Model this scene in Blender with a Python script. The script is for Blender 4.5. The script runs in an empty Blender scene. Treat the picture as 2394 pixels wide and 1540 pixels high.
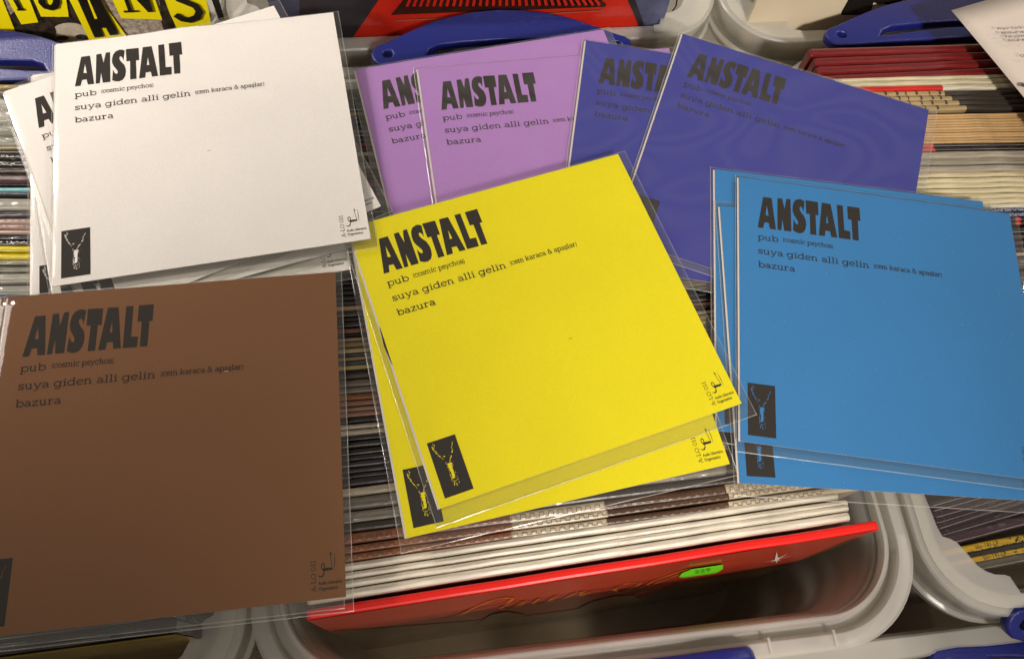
import bpy, bmesh, math, random
from mathutils import Vector, Matrix
random.seed(7)
R = math.radians
sc = bpy.context.scene
COL = sc.collection

# ------------------------------------------------------------------ camera
W, H = 2394.0, 1540.0                       # units in which the photograph was measured
FPX, PITCH, ROLL, CAMH = 1896.23, .42513, .15874, .44199
CR = Matrix.Rotation(PITCH, 3, 'X') @ Matrix.Rotation(ROLL, 3, 'Z')
cd = bpy.data.cameras.new('camera'); cam = bpy.data.objects.new('camera', cd); COL.objects.link(cam)
cam.matrix_world = Matrix.Translation((0, 0, CAMH)) @ CR.to_4x4()
cd.sensor_width = 36; cd.lens = FPX/W*36; cd.clip_start = .01; cd.clip_end = 50
sc.camera = cam

def ray(px, py):
    return CR @ Vector(((px-W/2)/FPX, -(py-H/2)/FPX, -1))
def at(px, py, z=0.0):                      # measured point -> where it stands on the level z
    d = ray(px, py); t = (z-CAMH)/d.z
    return Vector((d.x*t, d.y*t, z))
TH = R(14.8)                                # the rows of crates run at this angle
U = Vector((math.cos(TH), math.sin(TH), 0)); V = Vector((-math.sin(TH), math.cos(TH), 0))
def uv(p): return p.dot(U), p.dot(V)
def world(u, v, z=0.0): return U*u+V*v+Vector((0, 0, z))
def wall_pt(px, py, o, n):                  # measured point -> where it stands on an upright plane
    d = ray(px, py); c = Vector((0, 0, CAMH)); t = (o-c).dot(n)/d.dot(n)
    return c+d*t

# ------------------------------------------------------------------ world and lamps
wd = bpy.data.worlds.new('World'); sc.world = wd; wd.use_nodes = True
wd.node_tree.nodes['Background'].inputs[0].default_value = (1.0, .88, .76, 1)
wd.node_tree.nodes['Background'].inputs[1].default_value = .18
def lamp(name, loc, target, power, size, col=(1, .85, .66), spot=None):
    l = bpy.data.lights.new(name, 'AREA'); l.energy = power; l.color = col; l.shape = 'RECTANGLE'
    l.size = size[0]; l.size_y = size[1]
    o = bpy.data.objects.new(name, l); COL.objects.link(o); o.location = loc
    o.rotation_euler = (Vector(target)-Vector(loc)).to_track_quat('-Z', 'Y').to_euler()
    return o
WARM = (1, .91, .85)
def spot(name, loc, target, power, deg, col, rad=.12):  # unseen narrow spots, added to shape pools of light on the sleeves
    l = bpy.data.lights.new(name, 'SPOT'); l.energy = power; l.color = col; l.spot_size = math.radians(deg); l.spot_blend = 1.0; l.shadow_soft_size = rad
    o = bpy.data.objects.new(name, l); COL.objects.link(o); o.location = loc
    o.rotation_euler = (Vector(target)-Vector(loc)).to_track_quat('-Z', 'Y').to_euler()
spot('added_spot', (-2.6, 1.5, 2.1), (-.43, .52, 0), 395, 19, WARM)
spot('added_spot', (-2.3, .2, 2.0), (-.30, .20, 0), 150, 9, WARM)  # added to lift the upper left of the brown single
spot('added_spot', (.7, -1.0, 2.0), (.19, .00, 0), 225, 14, WARM)
spot('added_spot', (.35, -2.3, 1.7), (.07, .035, -.05), 150, 7.5, WARM)  # added to brighten the red record's face
spot('added_spot', (2.8, 1.9, 2.2), (.18, .54, 0), 125, 18, WARM)
spot('added_spot', (-.8, -1.8, 2.1), (-.42, .76, 0), 560, 16, WARM)  # this and the next added to light the upright back covers
spot('added_spot', (.8, -1.8, 2.1), (.12, .78, 0), 440, 18, WARM)
lamp('ceiling_lamp', (-2.75, 1.0, 2.1), (-.1, .3, 0), 6, (.5, .5), WARM)
lamp('ceiling_lamp', (2.8, 1.3, 2.2), (.1, .3, 0), 9, (.5, .5), WARM)
lamp('ceiling_lamp', (1.1, -1.6, 1.8), (.25, .0, 0), 4, (.3, .3), WARM)
sc.view_settings.view_transform = 'Standard'; sc.view_settings.look = 'None'
sc.view_settings.exposure = 0; sc.view_settings.gamma = 1
sc.cycles.max_bounces = 12; sc.cycles.transparent_max_bounces = 40
sc.cycles.transmission_bounces = 8; sc.cycles.caustics_reflective = False; sc.cycles.caustics_refractive = False

# ------------------------------------------------------------------ materials
def lin(c):
    return tuple(((x/255)/12.92 if x/255 <= .04045 else ((x/255+.055)/1.055)**2.4) for x in c)+(1,)
MATS = {}
def nt_new(name):
    m = bpy.data.materials.new(name); m.use_nodes = True
    nt = m.node_tree; nt.nodes.clear()
    out = nt.nodes.new('ShaderNodeOutputMaterial')
    return m, nt, out
def N(nt, t, **k):
    n = nt.nodes.new(t)
    for a, b in k.items():
        if a.startswith('i_'): n.inputs[a[2:].replace('_', ' ')].default_value = b
        else: setattr(n, a, b)
    return n
def mapping(nt, scale, coord='Object', rot=(0, 0, 0)):
    tc = N(nt, 'ShaderNodeTexCoord'); mp = N(nt, 'ShaderNodeMapping')
    mp.inputs['Scale'].default_value = scale; mp.inputs['Rotation'].default_value = rot
    nt.links.new(tc.outputs[coord], mp.inputs[0]); return mp.outputs[0]
def noise(nt, vec, scale, detail=3, rough=.5, dist=0):
    n = N(nt, 'ShaderNodeTexNoise'); nt.links.new(vec, n.inputs['Vector'])
    n.inputs['Scale'].default_value = scale; n.inputs['Detail'].default_value = detail
    n.inputs['Roughness'].default_value = rough; n.inputs['Distortion'].default_value = dist
    return n.outputs['Fac']
def ramp(nt, fac, a, b, c0, c1):
    r = N(nt, 'ShaderNodeValToRGB'); nt.links.new(fac, r.inputs[0])
    r.color_ramp.elements[0].position = a; r.color_ramp.elements[1].position = b
    r.color_ramp.elements[0].color = c0; r.color_ramp.elements[1].color = c1
    return r.outputs[0]
def mul(c, k): return tuple(min(1, x*k) for x in c[:3])+(1,)

def paper(name, rgb, rough=.75, mott=.05, fibre=.0):
    if name in MATS: return MATS[name]
    m, nt, out = nt_new(name); c = lin(rgb)
    b = N(nt, 'ShaderNodeBsdfPrincipled'); b.inputs['Roughness'].default_value = rough
    b.inputs['Specular IOR Level'].default_value = .12
    v = mapping(nt, (1, 1, 1))
    col = ramp(nt, noise(nt, v, 900, 4, .7), .3, .7, mul(c, 1-mott), mul(c, 1+mott))
    tv = N(nt, 'ShaderNodeMix', data_type='RGBA', blend_type='MULTIPLY'); tv.inputs[0].default_value = 1
    nt.links.new(col, tv.inputs[6]); nt.links.new(ramp(nt, noise(nt, v, 14, 4, .6), .3, .7, (.94, .94, .94, 1), (1, 1, 1, 1)), tv.inputs[7]); col = tv.outputs[2]
    if fibre:                                  # pale fibres in the coloured stock
        vo = mapping(nt, (1, .22, 1), rot=(0, 0, .6))
        f1 = N(nt, 'ShaderNodeTexVoronoi', i_Scale=420.0); nt.links.new(vo, f1.inputs['Vector'])
        f1.inputs['Randomness'].default_value = 1
        mk = N(nt, 'ShaderNodeMath', operation='LESS_THAN'); mk.inputs[1].default_value = .05
        nt.links.new(f1.outputs['Distance'], mk.inputs[0])
        mm = N(nt, 'ShaderNodeMath', operation='MULTIPLY'); mm.inputs[1].default_value = fibre
        nt.links.new(mk.outputs[0], mm.inputs[0])
        mx = N(nt, 'ShaderNodeMix', data_type='RGBA'); nt.links.new(mm.outputs[0], mx.inputs[0])
        nt.links.new(col, mx.inputs[6]); mx.inputs[7].default_value = (.75, .78, .8, 1); col = mx.outputs[2]
    nt.links.new(col, b.inputs['Base Color'])
    bp = N(nt, 'ShaderNodeBump', i_Strength=.12, i_Distance=.0004)
    nt.links.new(noise(nt, v, 1500, 3), bp.inputs['Height'])
    nt.links.new(bp.outputs[0], b.inputs['Normal'])
    nt.links.new(b.outputs[0], out.inputs[0]); MATS[name] = m; return m

def flat(name, rgb, rough=.6, spec=.4, nz=0, nscale=200, nrgb=None, bump=0, bscale=400, coat=0):
    if name in MATS: return MATS[name]
    m, nt, out = nt_new(name); c = lin(rgb)
    b = N(nt, 'ShaderNodeBsdfPrincipled'); b.inputs['Roughness'].default_value = rough
    b.inputs['Specular IOR Level'].default_value = spec; b.inputs['Base Color'].default_value = c
    b.inputs['Coat Weight'].default_value = coat; b.inputs['Coat Roughness'].default_value = .08
    v = mapping(nt, (1, 1, 1))
    if nz:
        c2 = lin(nrgb) if nrgb else mul(c, 1-nz)
        nt.links.new(ramp(nt, noise(nt, v, nscale, 5, .65), .38, .62, c, c2), b.inputs['Base Color'])
    if bump:
        bp = N(nt, 'ShaderNodeBump', i_Strength=bump, i_Distance=.001)
        nt.links.new(noise(nt, v, bscale, 3), bp.inputs['Height']); nt.links.new(bp.outputs[0], b.inputs['Normal'])
    nt.links.new(b.outputs[0], out.inputs[0]); MATS[name] = m; return m

def thin_fresnel(nt, normal=None, f0=.05):
    lw = N(nt, 'ShaderNodeLayerWeight', i_Blend=.5)
    if normal is not None: nt.links.new(normal, lw.inputs['Normal'])
    p = N(nt, 'ShaderNodeMath', operation='POWER'); p.inputs[1].default_value = 5
    nt.links.new(lw.outputs['Facing'], p.inputs[0])
    m = N(nt, 'ShaderNodeMath', operation='MULTIPLY_ADD'); m.inputs[1].default_value = .9; m.inputs[2].default_value = f0
    nt.links.new(p.outputs[0], m.inputs[0]); return m.outputs[0]
def film(name, haze=.10, waves=0.0, tint=(.972, .972, .955), rough=.06, bump=.12):
    """thin clear plastic: lets light through, reflects, and is a little milky"""
    if name in MATS: return MATS[name]
    m, nt, out = nt_new(name)
    v = mapping(nt, (1, 1, 1))
    bp = N(nt, 'ShaderNodeBump', i_Strength=bump, i_Distance=.002)
    nt.links.new(noise(nt, v, 22, 3, .45, .8), bp.inputs['Height'])
    tr = N(nt, 'ShaderNodeBsdfTransparent'); tr.inputs[0].default_value = tint+(1,)
    df = N(nt, 'ShaderNodeBsdfDiffuse'); df.inputs[0].default_value = (.80, .78, .74, 1)
    gl = N(nt, 'ShaderNodeBsdfGlossy'); gl.inputs['Roughness'].default_value = rough
    gl.inputs[0].default_value = (1, 1, 1, 1); nt.links.new(bp.outputs[0], gl.inputs['Normal'])
    m1 = N(nt, 'ShaderNodeMixShader'); m1.inputs[0].default_value = haze
    if waves:                                  # where the film clings to the card it goes clear in contour-like patches
        w = N(nt, 'ShaderNodeTexNoise', i_Scale=9.0, i_Detail=0.6, i_Distortion=1.2)
        nt.links.new(v, w.inputs['Vector'])
        mm = N(nt, 'ShaderNodeMath', operation='MULTIPLY'); mm.inputs[1].default_value = 70
        nt.links.new(w.outputs['Fac'], mm.inputs[0])
        sn = N(nt, 'ShaderNodeMath', operation='SINE'); nt.links.new(mm.outputs[0], sn.inputs[0])
        mr = N(nt, 'ShaderNodeMapRange'); nt.links.new(sn.outputs[0], mr.inputs[0])
        mr.inputs[1].default_value = -1; mr.inputs[2].default_value = 1
        mr.inputs[3].default_value = haze*(1-waves); mr.inputs[4].default_value = haze*(1+waves)
        nt.links.new(mr.outputs[0], m1.inputs[0])
    nt.links.new(tr.outputs[0], m1.inputs[1]); nt.links.new(df.outputs[0], m1.inputs[2])
    m2 = N(nt, 'ShaderNodeMixShader'); nt.links.new(thin_fresnel(nt, bp.outputs[0]), m2.inputs[0])
    nt.links.new(m1.outputs[0], m2.inputs[1]); nt.links.new(gl.outputs[0], m2.inputs[2])
    nt.links.new(m2.outputs[0], out.inputs[0]); MATS[name] = m; return m

def poly_plastic(name, clear=.66, rgb=(255, 253, 246), rough=.32):
    """milky crate plastic"""
    if name in MATS: return MATS[name]
    m, nt, out = nt_new(name); c = lin(rgb)
    v = mapping(nt, (1, 1, 1))
    tr = N(nt, 'ShaderNodeBsdfTransparent'); tr.inputs[0].default_value = (.93, .92, .87, 1)
    df = N(nt, 'ShaderNodeBsdfDiffuse'); df.inputs[0].default_value = c
    tl = N(nt, 'ShaderNodeBsdfTranslucent'); tl.inputs[0].default_value = c
    gl = N(nt, 'ShaderNodeBsdfGlossy'); gl.inputs['Roughness'].default_value = rough
    bp = N(nt, 'ShaderNodeBump', i_Strength=.25, i_Distance=.001); nt.links.new(noise(nt, v, 90, 4), bp.inputs['Height'])
    nt.links.new(bp.outputs[0], gl.inputs['Normal']); nt.links.new(bp.outputs[0], df.inputs['Normal'])
    a = N(nt, 'ShaderNodeMixShader'); a.inputs[0].default_value = .4
    nt.links.new(df.outputs[0], a.inputs[1]); nt.links.new(tl.outputs[0], a.inputs[2])
    b = N(nt, 'ShaderNodeMixShader')
    mr = N(nt, 'ShaderNodeMapRange'); nt.links.new(noise(nt, v, 14, 2), mr.inputs[0])
    mr.inputs[1].default_value = .3; mr.inputs[2].default_value = .7
    mr.inputs[3].default_value = clear-.06; mr.inputs[4].default_value = clear+.06
    nt.links.new(mr.outputs[0], b.inputs[0]); nt.links.new(a.outputs[0], b.inputs[1]); nt.links.new(tr.outputs[0], b.inputs[2])
    e = N(nt, 'ShaderNodeMixShader'); nt.links.new(thin_fresnel(nt, None, .05), e.inputs[0])
    nt.links.new(b.outputs[0], e.inputs[1]); nt.links.new(gl.outputs[0], e.inputs[2])
    nt.links.new(e.outputs[0], out.inputs[0]); MATS[name] = m; return m

def spine_mat(rgb, kind='matte', rgb2=None):
    """record edges: printed board or shrink-wrapped, streaked along the spine"""
    key = 'spine_%d_%d_%d_%s' % (tuple(rgb)+(kind,))
    if rgb2: key += '_%d_%d_%d' % tuple(rgb2)
    if key in MATS: return MATS[key]
    m, nt, out = nt_new(key); c = lin(rgb)
    v = mapping(nt, (1, 14, 1)); v2 = mapping(nt, (1, 1, 1))
    b = N(nt, 'ShaderNodeBsdfPrincipled')
    c2 = lin(rgb2) if rgb2 else mul(c, .62)
    nt.links.new(ramp(nt, noise(nt, v, 45, 4, .6), .36, .66, c, c2), b.inputs['Base Color'])
    if kind == 'matte': b.inputs['Roughness'].default_value = .55; b.inputs['Specular IOR Level'].default_value = .3; s, k = 160, .25
    elif kind == 'gloss': b.inputs['Roughness'].default_value = .3; b.inputs['Coat Weight'].default_value = .7; s, k = 60, .10
    else:
        b.inputs['Roughness'].default_value = .22; b.inputs['Coat Weight'].default_value = 1.0; b.inputs['Coat Roughness'].default_value = .1; s, k = 30, .6
    bp = N(nt, 'ShaderNodeBump', i_Strength=k, i_Distance=.004)
    nt.links.new(noise(nt, v2 if kind != 'film' else mapping(nt, (1, 3.5, 1)), s, 3, .5, .6), bp.inputs['Height'])
    nt.links.new(bp.outputs[0], b.inputs['Normal']); nt.links.new(bp.outputs[0], b.inputs['Coat Normal'])
    nt.links.new(b.outputs[0], out.inputs[0]); MATS[key] = m; return m

INK = flat('black_ink', (42, 37, 32), .75, .1, nz=.12, nscale=300)
CRATE = poly_plastic('milky_crate_plastic')
BLUE = flat('blue_handle_plastic', (22, 31, 104), .36, .5, bump=.25, bscale=900)
SEAM2 = film('film_edge_plastic', haze=.3, bump=.3, rough=.2)
SEAM = film('sleeve_seam', haze=.22, bump=.2, rough=.22)

# ------------------------------------------------------------------ mesh helpers
def link(name, me, mat, parent=None, smooth=False):
    o = bpy.data.objects.new(name, me); COL.objects.link(o)
    if mat:
        for x in (mat if isinstance(mat, (list, tuple)) else [mat]): me.materials.append(x)
    if parent: o.parent = parent
    if smooth:
        for p in me.polygons: p.use_smooth = True
    return o
def mesh(name, vs, fs, mat, parent=None, smooth=False, idx=None):
    me = bpy.data.meshes.new(name); me.from_pydata([tuple(v) for v in vs], [], fs); me.update()
    o = link(name, me, mat, parent, smooth)
    if idx: me.polygons.foreach_set('material_index', idx)
    return o
def tag(o, label=None, cat=None, group=None, kind=None):
    if label: o['label'] = label
    if cat: o['category'] = cat
    if group: o['group'] = group
    if kind: o['kind'] = kind
    return o
def empty(name, mw, label, cat, group=None):
    o = bpy.data.objects.new(name, None); COL.objects.link(o); o.empty_display_size = .02
    o.matrix_world = mw; return tag(o, label, cat, group)
def tri(poly):
    from mathutils.geometry import tessellate_polygon
    return tessellate_polygon([[Vector((p[0], p[1], 0)) for p in poly]])

class Ink:
    """collects flat print in 2D; each stroke sits a hair above the one before"""
    def __init__(s): s.v = []; s.f = []; s.k = 0
    def poly(s, pts):
        b = len(s.v); z = s.k*3e-7; s.k += 1
        s.v += [(p[0], p[1], z) for p in pts]
        s.f += [tuple(b+i for i in t) for t in tri(pts)]
    def strip(s, pts, w):
        if not isinstance(w, (list, tuple)): w = [w]*len(pts)
        L, Rr = [], []
        n = len(pts)
        for i, p in enumerate(pts):
            a = pts[max(i-1, 0)]; c = pts[min(i+1, n-1)]
            dx, dy = c[0]-a[0], c[1]-a[1]; l = math.hypot(dx, dy) or 1
            nx, ny = -dy/l, dx/l
            if 0 < i < n-1:
                ex, ey = p[0]-a[0], p[1]-a[1]; le = math.hypot(ex, ey) or 1
                k = 1/max(.5, abs((-ey/le)*nx+(ex/le)*ny))
            else: k = 1
            L.append((p[0]+nx*w[i]/2*k, p[1]+ny*w[i]/2*k)); Rr.append((p[0]-nx*w[i]/2*k, p[1]-ny*w[i]/2*k))
        b = len(s.v); z = s.k*3e-7; s.k += 1
        for l, r in zip(L, Rr): s.v += [(l[0], l[1], z), (r[0], r[1], z)]
        for i in range(n-1): s.f.append((b+2*i, b+2*i+1, b+2*i+3, b+2*i+2))

# ---- a small slab-serif alphabet drawn with strokes (x-height 1)
def arc(cx, cy, rx, ry, a0, a1, n=14):
    return [(cx+rx*math.cos(R(a0+(a1-a0)*i/n)), cy+ry*math.sin(R(a0+(a1-a0)*i/n))) for i in range(n+1)]
SW, SF = .17, .12
def sr(x0, x1, y): return ([(x0, y), (x1, y)], SF)
def st(x, y0, y1): return ([(x, y0), (x, y1)], SW)
G = {
 'p': (1.2, [st(.25, 1, -.42), sr(.02, .25, .94), sr(.0, .52, -.4), (arc(.68, .5, .42, .45, 0, 360), .15)]),
 'b': (1.2, [st(.25, 1.42, 0), sr(.02, .25, 1.37), (arc(.68, .5, .42, .45, 0, 360), .15)]),
 'd': (1.22, [st(.92, 1.42, 0), sr(.66, .92, 1.37), sr(.92, 1.15, .06), (arc(.5, .5, .42, .45, 0, 360), .15)]),
 'u': (1.2, [st(.25, 1, .36), st(.87, 1, 0), (arc(.56, .38, .31, .34, 180, 360), .15), sr(.02, .25, .94), sr(.64, .87, .94), sr(.87, 1.12, .06)]),
 's': (.88, [(arc(.44, .74, .29, .2, 25, 265)+arc(.46, .25, .31, .21, 95, -155), .15), ([(.74, .98), (.74, .68)], SF), ([(.12, .32), (.12, .02)], SF)]),
 'c': (.98, [(arc(.52, .5, .42, .45, 40, 322), .15), ([(.88, .98), (.88, .66)], SF)]),
 'o': (1.08, [(arc(.54, .5, .44, .45, 0, 360), .15)]),
 'm': (1.8, [st(.25, 1, 0), st(.86, .7, 0), st(1.47, .7, 0), (arc(.555, .64, .305, .31, 180, 0), .14), (arc(1.165, .64, .305, .31, 180, 0), .14), sr(.02, .25, .94), sr(.04, .46, .06), sr(.68, 1.06, .06), sr(1.28, 1.7, .06)]),
 'n': (1.2, [st(.25, 1, 0), st(.87, .7, 0), (arc(.56, .64, .31, .31, 180, 0), .14), sr(.02, .25, .94), sr(.04, .46, .06), sr(.67, 1.1, .06)]),
 'h': (1.2, [st(.25, 1.42, 0), st(.87, .7, 0), (arc(.56, .64, .31, .31, 180, 0), .14), sr(.02, .25, 1.37), sr(.04, .46, .06), sr(.67, 1.1, .06)]),
 'i': (.62, [st(.3, 1, 0), sr(.07, .3, .94), sr(.06, .56, .06), ([(.3, 1.4), (.3, 1.2)], .2)]),
 'l': (.62, [st(.3, 1.42, 0), sr(.07, .3, 1.37), sr(.06, .56, .06)]),
 'y': (1.15, [([(.17, .97), (.58, .05)], .16), ([(.98, .97), (.55, -.05), (.38, -.36), (.12, -.36)], .13), sr(.0, .38, .94), sr(.78, 1.14, .94)]),
 'g': (1.2, [(arc(.5, .5, .42, .45, 0, 360), .15), st(.92, 1, -.05), (arc(.52, -.05, .4, .33, 0, -150), .14), sr(.92, 1.15, .94)]),
 'e': (1.02, [(arc(.52, .5, .43, .45, 5, 318), .15), ([(.1, .53), (.94, .53)], .12)]),
 'a': (1.06, [(arc(.45, .67, .33, .27, 155, 0), .14), st(.8, .7, .08), sr(.8, 1.02, .06), (arc(.46, .29, .34, .24, 0, 360), .13)]),
 'z': (.98, [sr(.1, .86, .94), ([(.8, .9), (.16, .1)], .15), sr(.1, .9, .06), ([(.14, 1), (.14, .74)], .1), ([(.86, .26), (.86, 0)], .1)]),
 'r': (.9, [st(.27, 1, 0), sr(.03, .27, .94), sr(.04, .56, .06), ([(.27, .55), (.36, .8), (.58, .93), (.82, .84)], .14)]),
 'k': (1.18, [st(.25, 1.42, 0), sr(.02, .25, 1.37), sr(.04, .46, .06), ([(.28, .4), (.88, .94)], .13), ([(.5, .58), (.98, .06)], .15), sr(.72, 1.08, .94), sr(.8, 1.16, .06)]),
 '&': (1.4, [([(1.25, .0), (.4, .98), (.34, 1.18), (.52, 1.34), (.74, 1.3), (.8, 1.1), (.66, .88), (.28, .6), (.14, .32), (.3, .06), (.6, 0), (.9, .12), (1.12, .6)], .13), sr(.95, 1.3, .62)]),
 '(': (.66, [(arc(.88, .5, .5, .95, 130, 230), .1)]), ')': (.66, [(arc(-.22, .5, .5, .95, 50, -50), .1)]),
 ' ': (.55, []), '-': (.6, [sr(.08, .52, .55)]),
 'A': (1.35, [([(.14, 0), (.62, 1.36)], .11), ([(.62, 1.36), (1.14, 0)], .17), sr(.3, .95, .45), sr(0, .38, .05), sr(.88, 1.33, .05)]),
 'L': (1.15, [st(.32, 1.4, 0), sr(.08, .58, 1.35), sr(.08, 1.05, .05), ([(1.02, .4), (1.02, 0)], SF)]),
 'O': (1.45, [(arc(.72, .7, .62, .65, 0, 360), .14)]), '0': (1.1, [(arc(.55, .7, .42, .65, 0, 360), .12)]),
 '1': (.8, [st(.42, 1.4, 0), sr(.14, .42, 1.3), sr(.14, .7, .05)]),
}
G['ş'] = (G['s'][0], G['s'][1]+[([(.46, .0), (.56, -.16), (.36, -.34)], .12)])
def text(ink, s, x0, x1, yb, xh, slant=0, along=None, bold=1.0):
    """s between x0 and x1 on baseline yb; x to the right, y down (cover units); along -> remap"""
    tot = sum(G[c][0] for c in s); k = (x1-x0)/tot; x = x0
    for c in s:
        adv, strokes = G[c]
        for pts, w in strokes:
            q = [(x+px*k, yb-py*xh) for px, py in pts]
            ws = w*(k+xh)/2*bold
            if len(q) == 2 and q[0][1] == q[1][1]: ws = w*xh*bold
            if along: q = [along(*p) for p in q]
            ink.strip([(a, -b) for a, b in q], ws)
        x += adv*k
_fc = {}
def font_tris(s, bold=0.0):
    if (s, bold) in _fc: return _fc[(s, bold)]
    cu = bpy.data.curves.new('t', 'FONT'); cu.body = s; cu.size = 1; cu.offset = bold; cu.resolution_u = 2
    o = bpy.data.objects.new('t', cu); COL.objects.link(o)
    me = bpy.data.meshes.new_from_object(o.evaluated_get(bpy.context.evaluated_depsgraph_get()))
    vs = [(v.co.x, v.co.y) for v in me.vertices]; fs = [tuple(p.vertices) for p in me.polygons]
    bpy.data.objects.remove(o); bpy.data.curves.remove(cu); bpy.data.meshes.remove(me)
    _fc[(s, bold)] = (vs, fs); return vs, fs
def ftext(ink, s, x0, x1, yb, cap, bold=0.0, fn=None):
    vs, fs = font_tris(s, bold); mx = max(v[0] for v in vs); mn = min(v[0] for v in vs)
    b = len(ink.v); z = ink.k*3e-7; ink.k += 1
    for v in vs:
        p = (x0+(v[0]-mn)/(mx-mn)*(x1-x0), yb-v[1]/.73*cap)
        p = fn(*p) if fn else (p[0], -p[1])
        ink.v.append((p[0], p[1], z))
    ink.f += [tuple(b+i for i in f) for f in fs]

# ------------------------------------------------------------------ print shared by all the covers (units: cover side = 1, y down)
TITLE = [
 [(.0658, .2066), (.0874, .0742), (.1180, .0737), (.1308, .2056), (.1094, .2056), (.1056, .1815), (.0902, .1815), (.0850, .2066)],
 [(.1362, .2054), (.1397, .0715), (.1570, .0699), (.1642, .1143), (.1726, .0684), (.1872, .0676), (.1860, .2051), (.1602, .2051), (.1552, .1569), (.1500, .2054)],
 [(.2383, .0687), (.2331, .1149), (.2300, .1010), (.2250, .0935), (.2195, .0965), (.2190, .1060), (.2240, .1180), (.2350, .1340), (.2398, .1520), (.2402, .1690), (.2370, .1880), (.2290, .2020), (.2166, .2078), (.2040, .2060), (.1922, .1990), (.1960, .1500), (.2000, .1640), (.2060, .1722), (.2115, .1700), (.2120, .1600), (.2060, .1480), (.1975, .1330), (.1935, .1180), (.1935, .1030), (.1975, .0820), (.2060, .0680), (.2195, .0617), (.2300, .0630)],
 [(.2424, .0630), (.2876, .0645), (.2873, .1213), (.2762, .1209), (.2757, .2056), (.2538, .2056), (.2557, .1206), (.2430, .1202)],
 [(.2843, .2054), (.3021, .0642), (.3337, .0651), (.3504, .2048), (.3290, .2048), (.3255, .1820), (.3086, .1818), (.3053, .2054)],
 [(.3569, .0645), (.3782, .0646), (.3778, .1690), (.3986, .1707), (.3974, .2053), (.3563, .2047)],
 [(.3948, .0644), (.4392, .0647), (.4392, .1209), (.4296, .1208), (.4276, .2051), (.4062, .2046), (.4068, .1202), (.3941, .1199)],
]
HOLES = [(.1004, .1076, .0948, .1500, .1062, .1520), (.3180, .1127, .3129, .1490, .3217, .1493)]
def letter_a(ink, o, h):
    bl, tl, tr, br, lr, cr, cl, ll = o; T, Lp, Rp = (h[0], h[1]), (h[2], h[3]), (h[4], h[5])
    for P in ([tl, tr, T], [bl, tl, T, Lp, cl, ll], [T, tr, br, lr, cr, Rp], [Lp, Rp, cr, cl]):
        ink.poly([(x, -y) for x, y in P])
def build_prints():
    t = Ink()
    for i, p in enumerate(TITLE):
        if i in (0, 4): letter_a(t, p, HOLES[0 if i == 0 else 1]); continue
        t.poly([(x, -y) for x, y in p])
    l = Ink()
    text(l, 'pub', .0648, .139, .2562, .0172, bold=1.12)
    text(l, '(cosmic psychos)', .1515, .336, .2512, .0134, bold=1.2)
    text(l, 'suya giden alli gelin', .0648, .4595, .3125, .0172, bold=1.12)
    text(l, '(cem karaca & apaşlar)', .4710, .7190, .3082, .0134, bold=1.2)
    text(l, 'bazura', .0648, .1945, .3672, .0172, bold=1.12)
    g = Ink()
    text(g, 'A-LO 011', 0, .0845, 0, .0095, along=lambda x, y: (.9200+y, .9785-x))
    ftext(g, 'Audio Liberation', .9265, .9918, .9612, .0098, .012)
    ftext(g, 'Organisation', .9270, .9790, .9762, .0098, .012)
    f = lambda P: g.poly([(x, -y) for x, y in P])
    f([(.9600, .8745), (.9648, .8820), (.9618, .8868), (.9598, .8820)])
    g.strip([(.9609, -.886), (.9655, -.923)], .0014)
    f([(.9372, .9215), (.9430, .9178), (.9650, .9182), (.9658, .9245), (.9440, .9258), (.9395, .9250)])
    g.strip([(a, -b) for a, b in arc(.9402, .9130, .0042, .0078, 0, 360)], .0024)
    g.strip([(.9436, -.925), (.9418, -.933), (.9380, -.9392), (.9320, -.9400), (.9256, -.9362)], [.0016, .0030, .0040, .0030, .0006])
    g.strip([(.9708, -.8805), (.9722, -.9036), (.9711, -.9255)], [.0007, .0018, .0006])
    return t, l, g
P_TITLE, P_LINES, P_LOGO = build_prints()
TX0, TX1, TY0, TY1 = .0236, .1130, .8005, .9765
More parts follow.
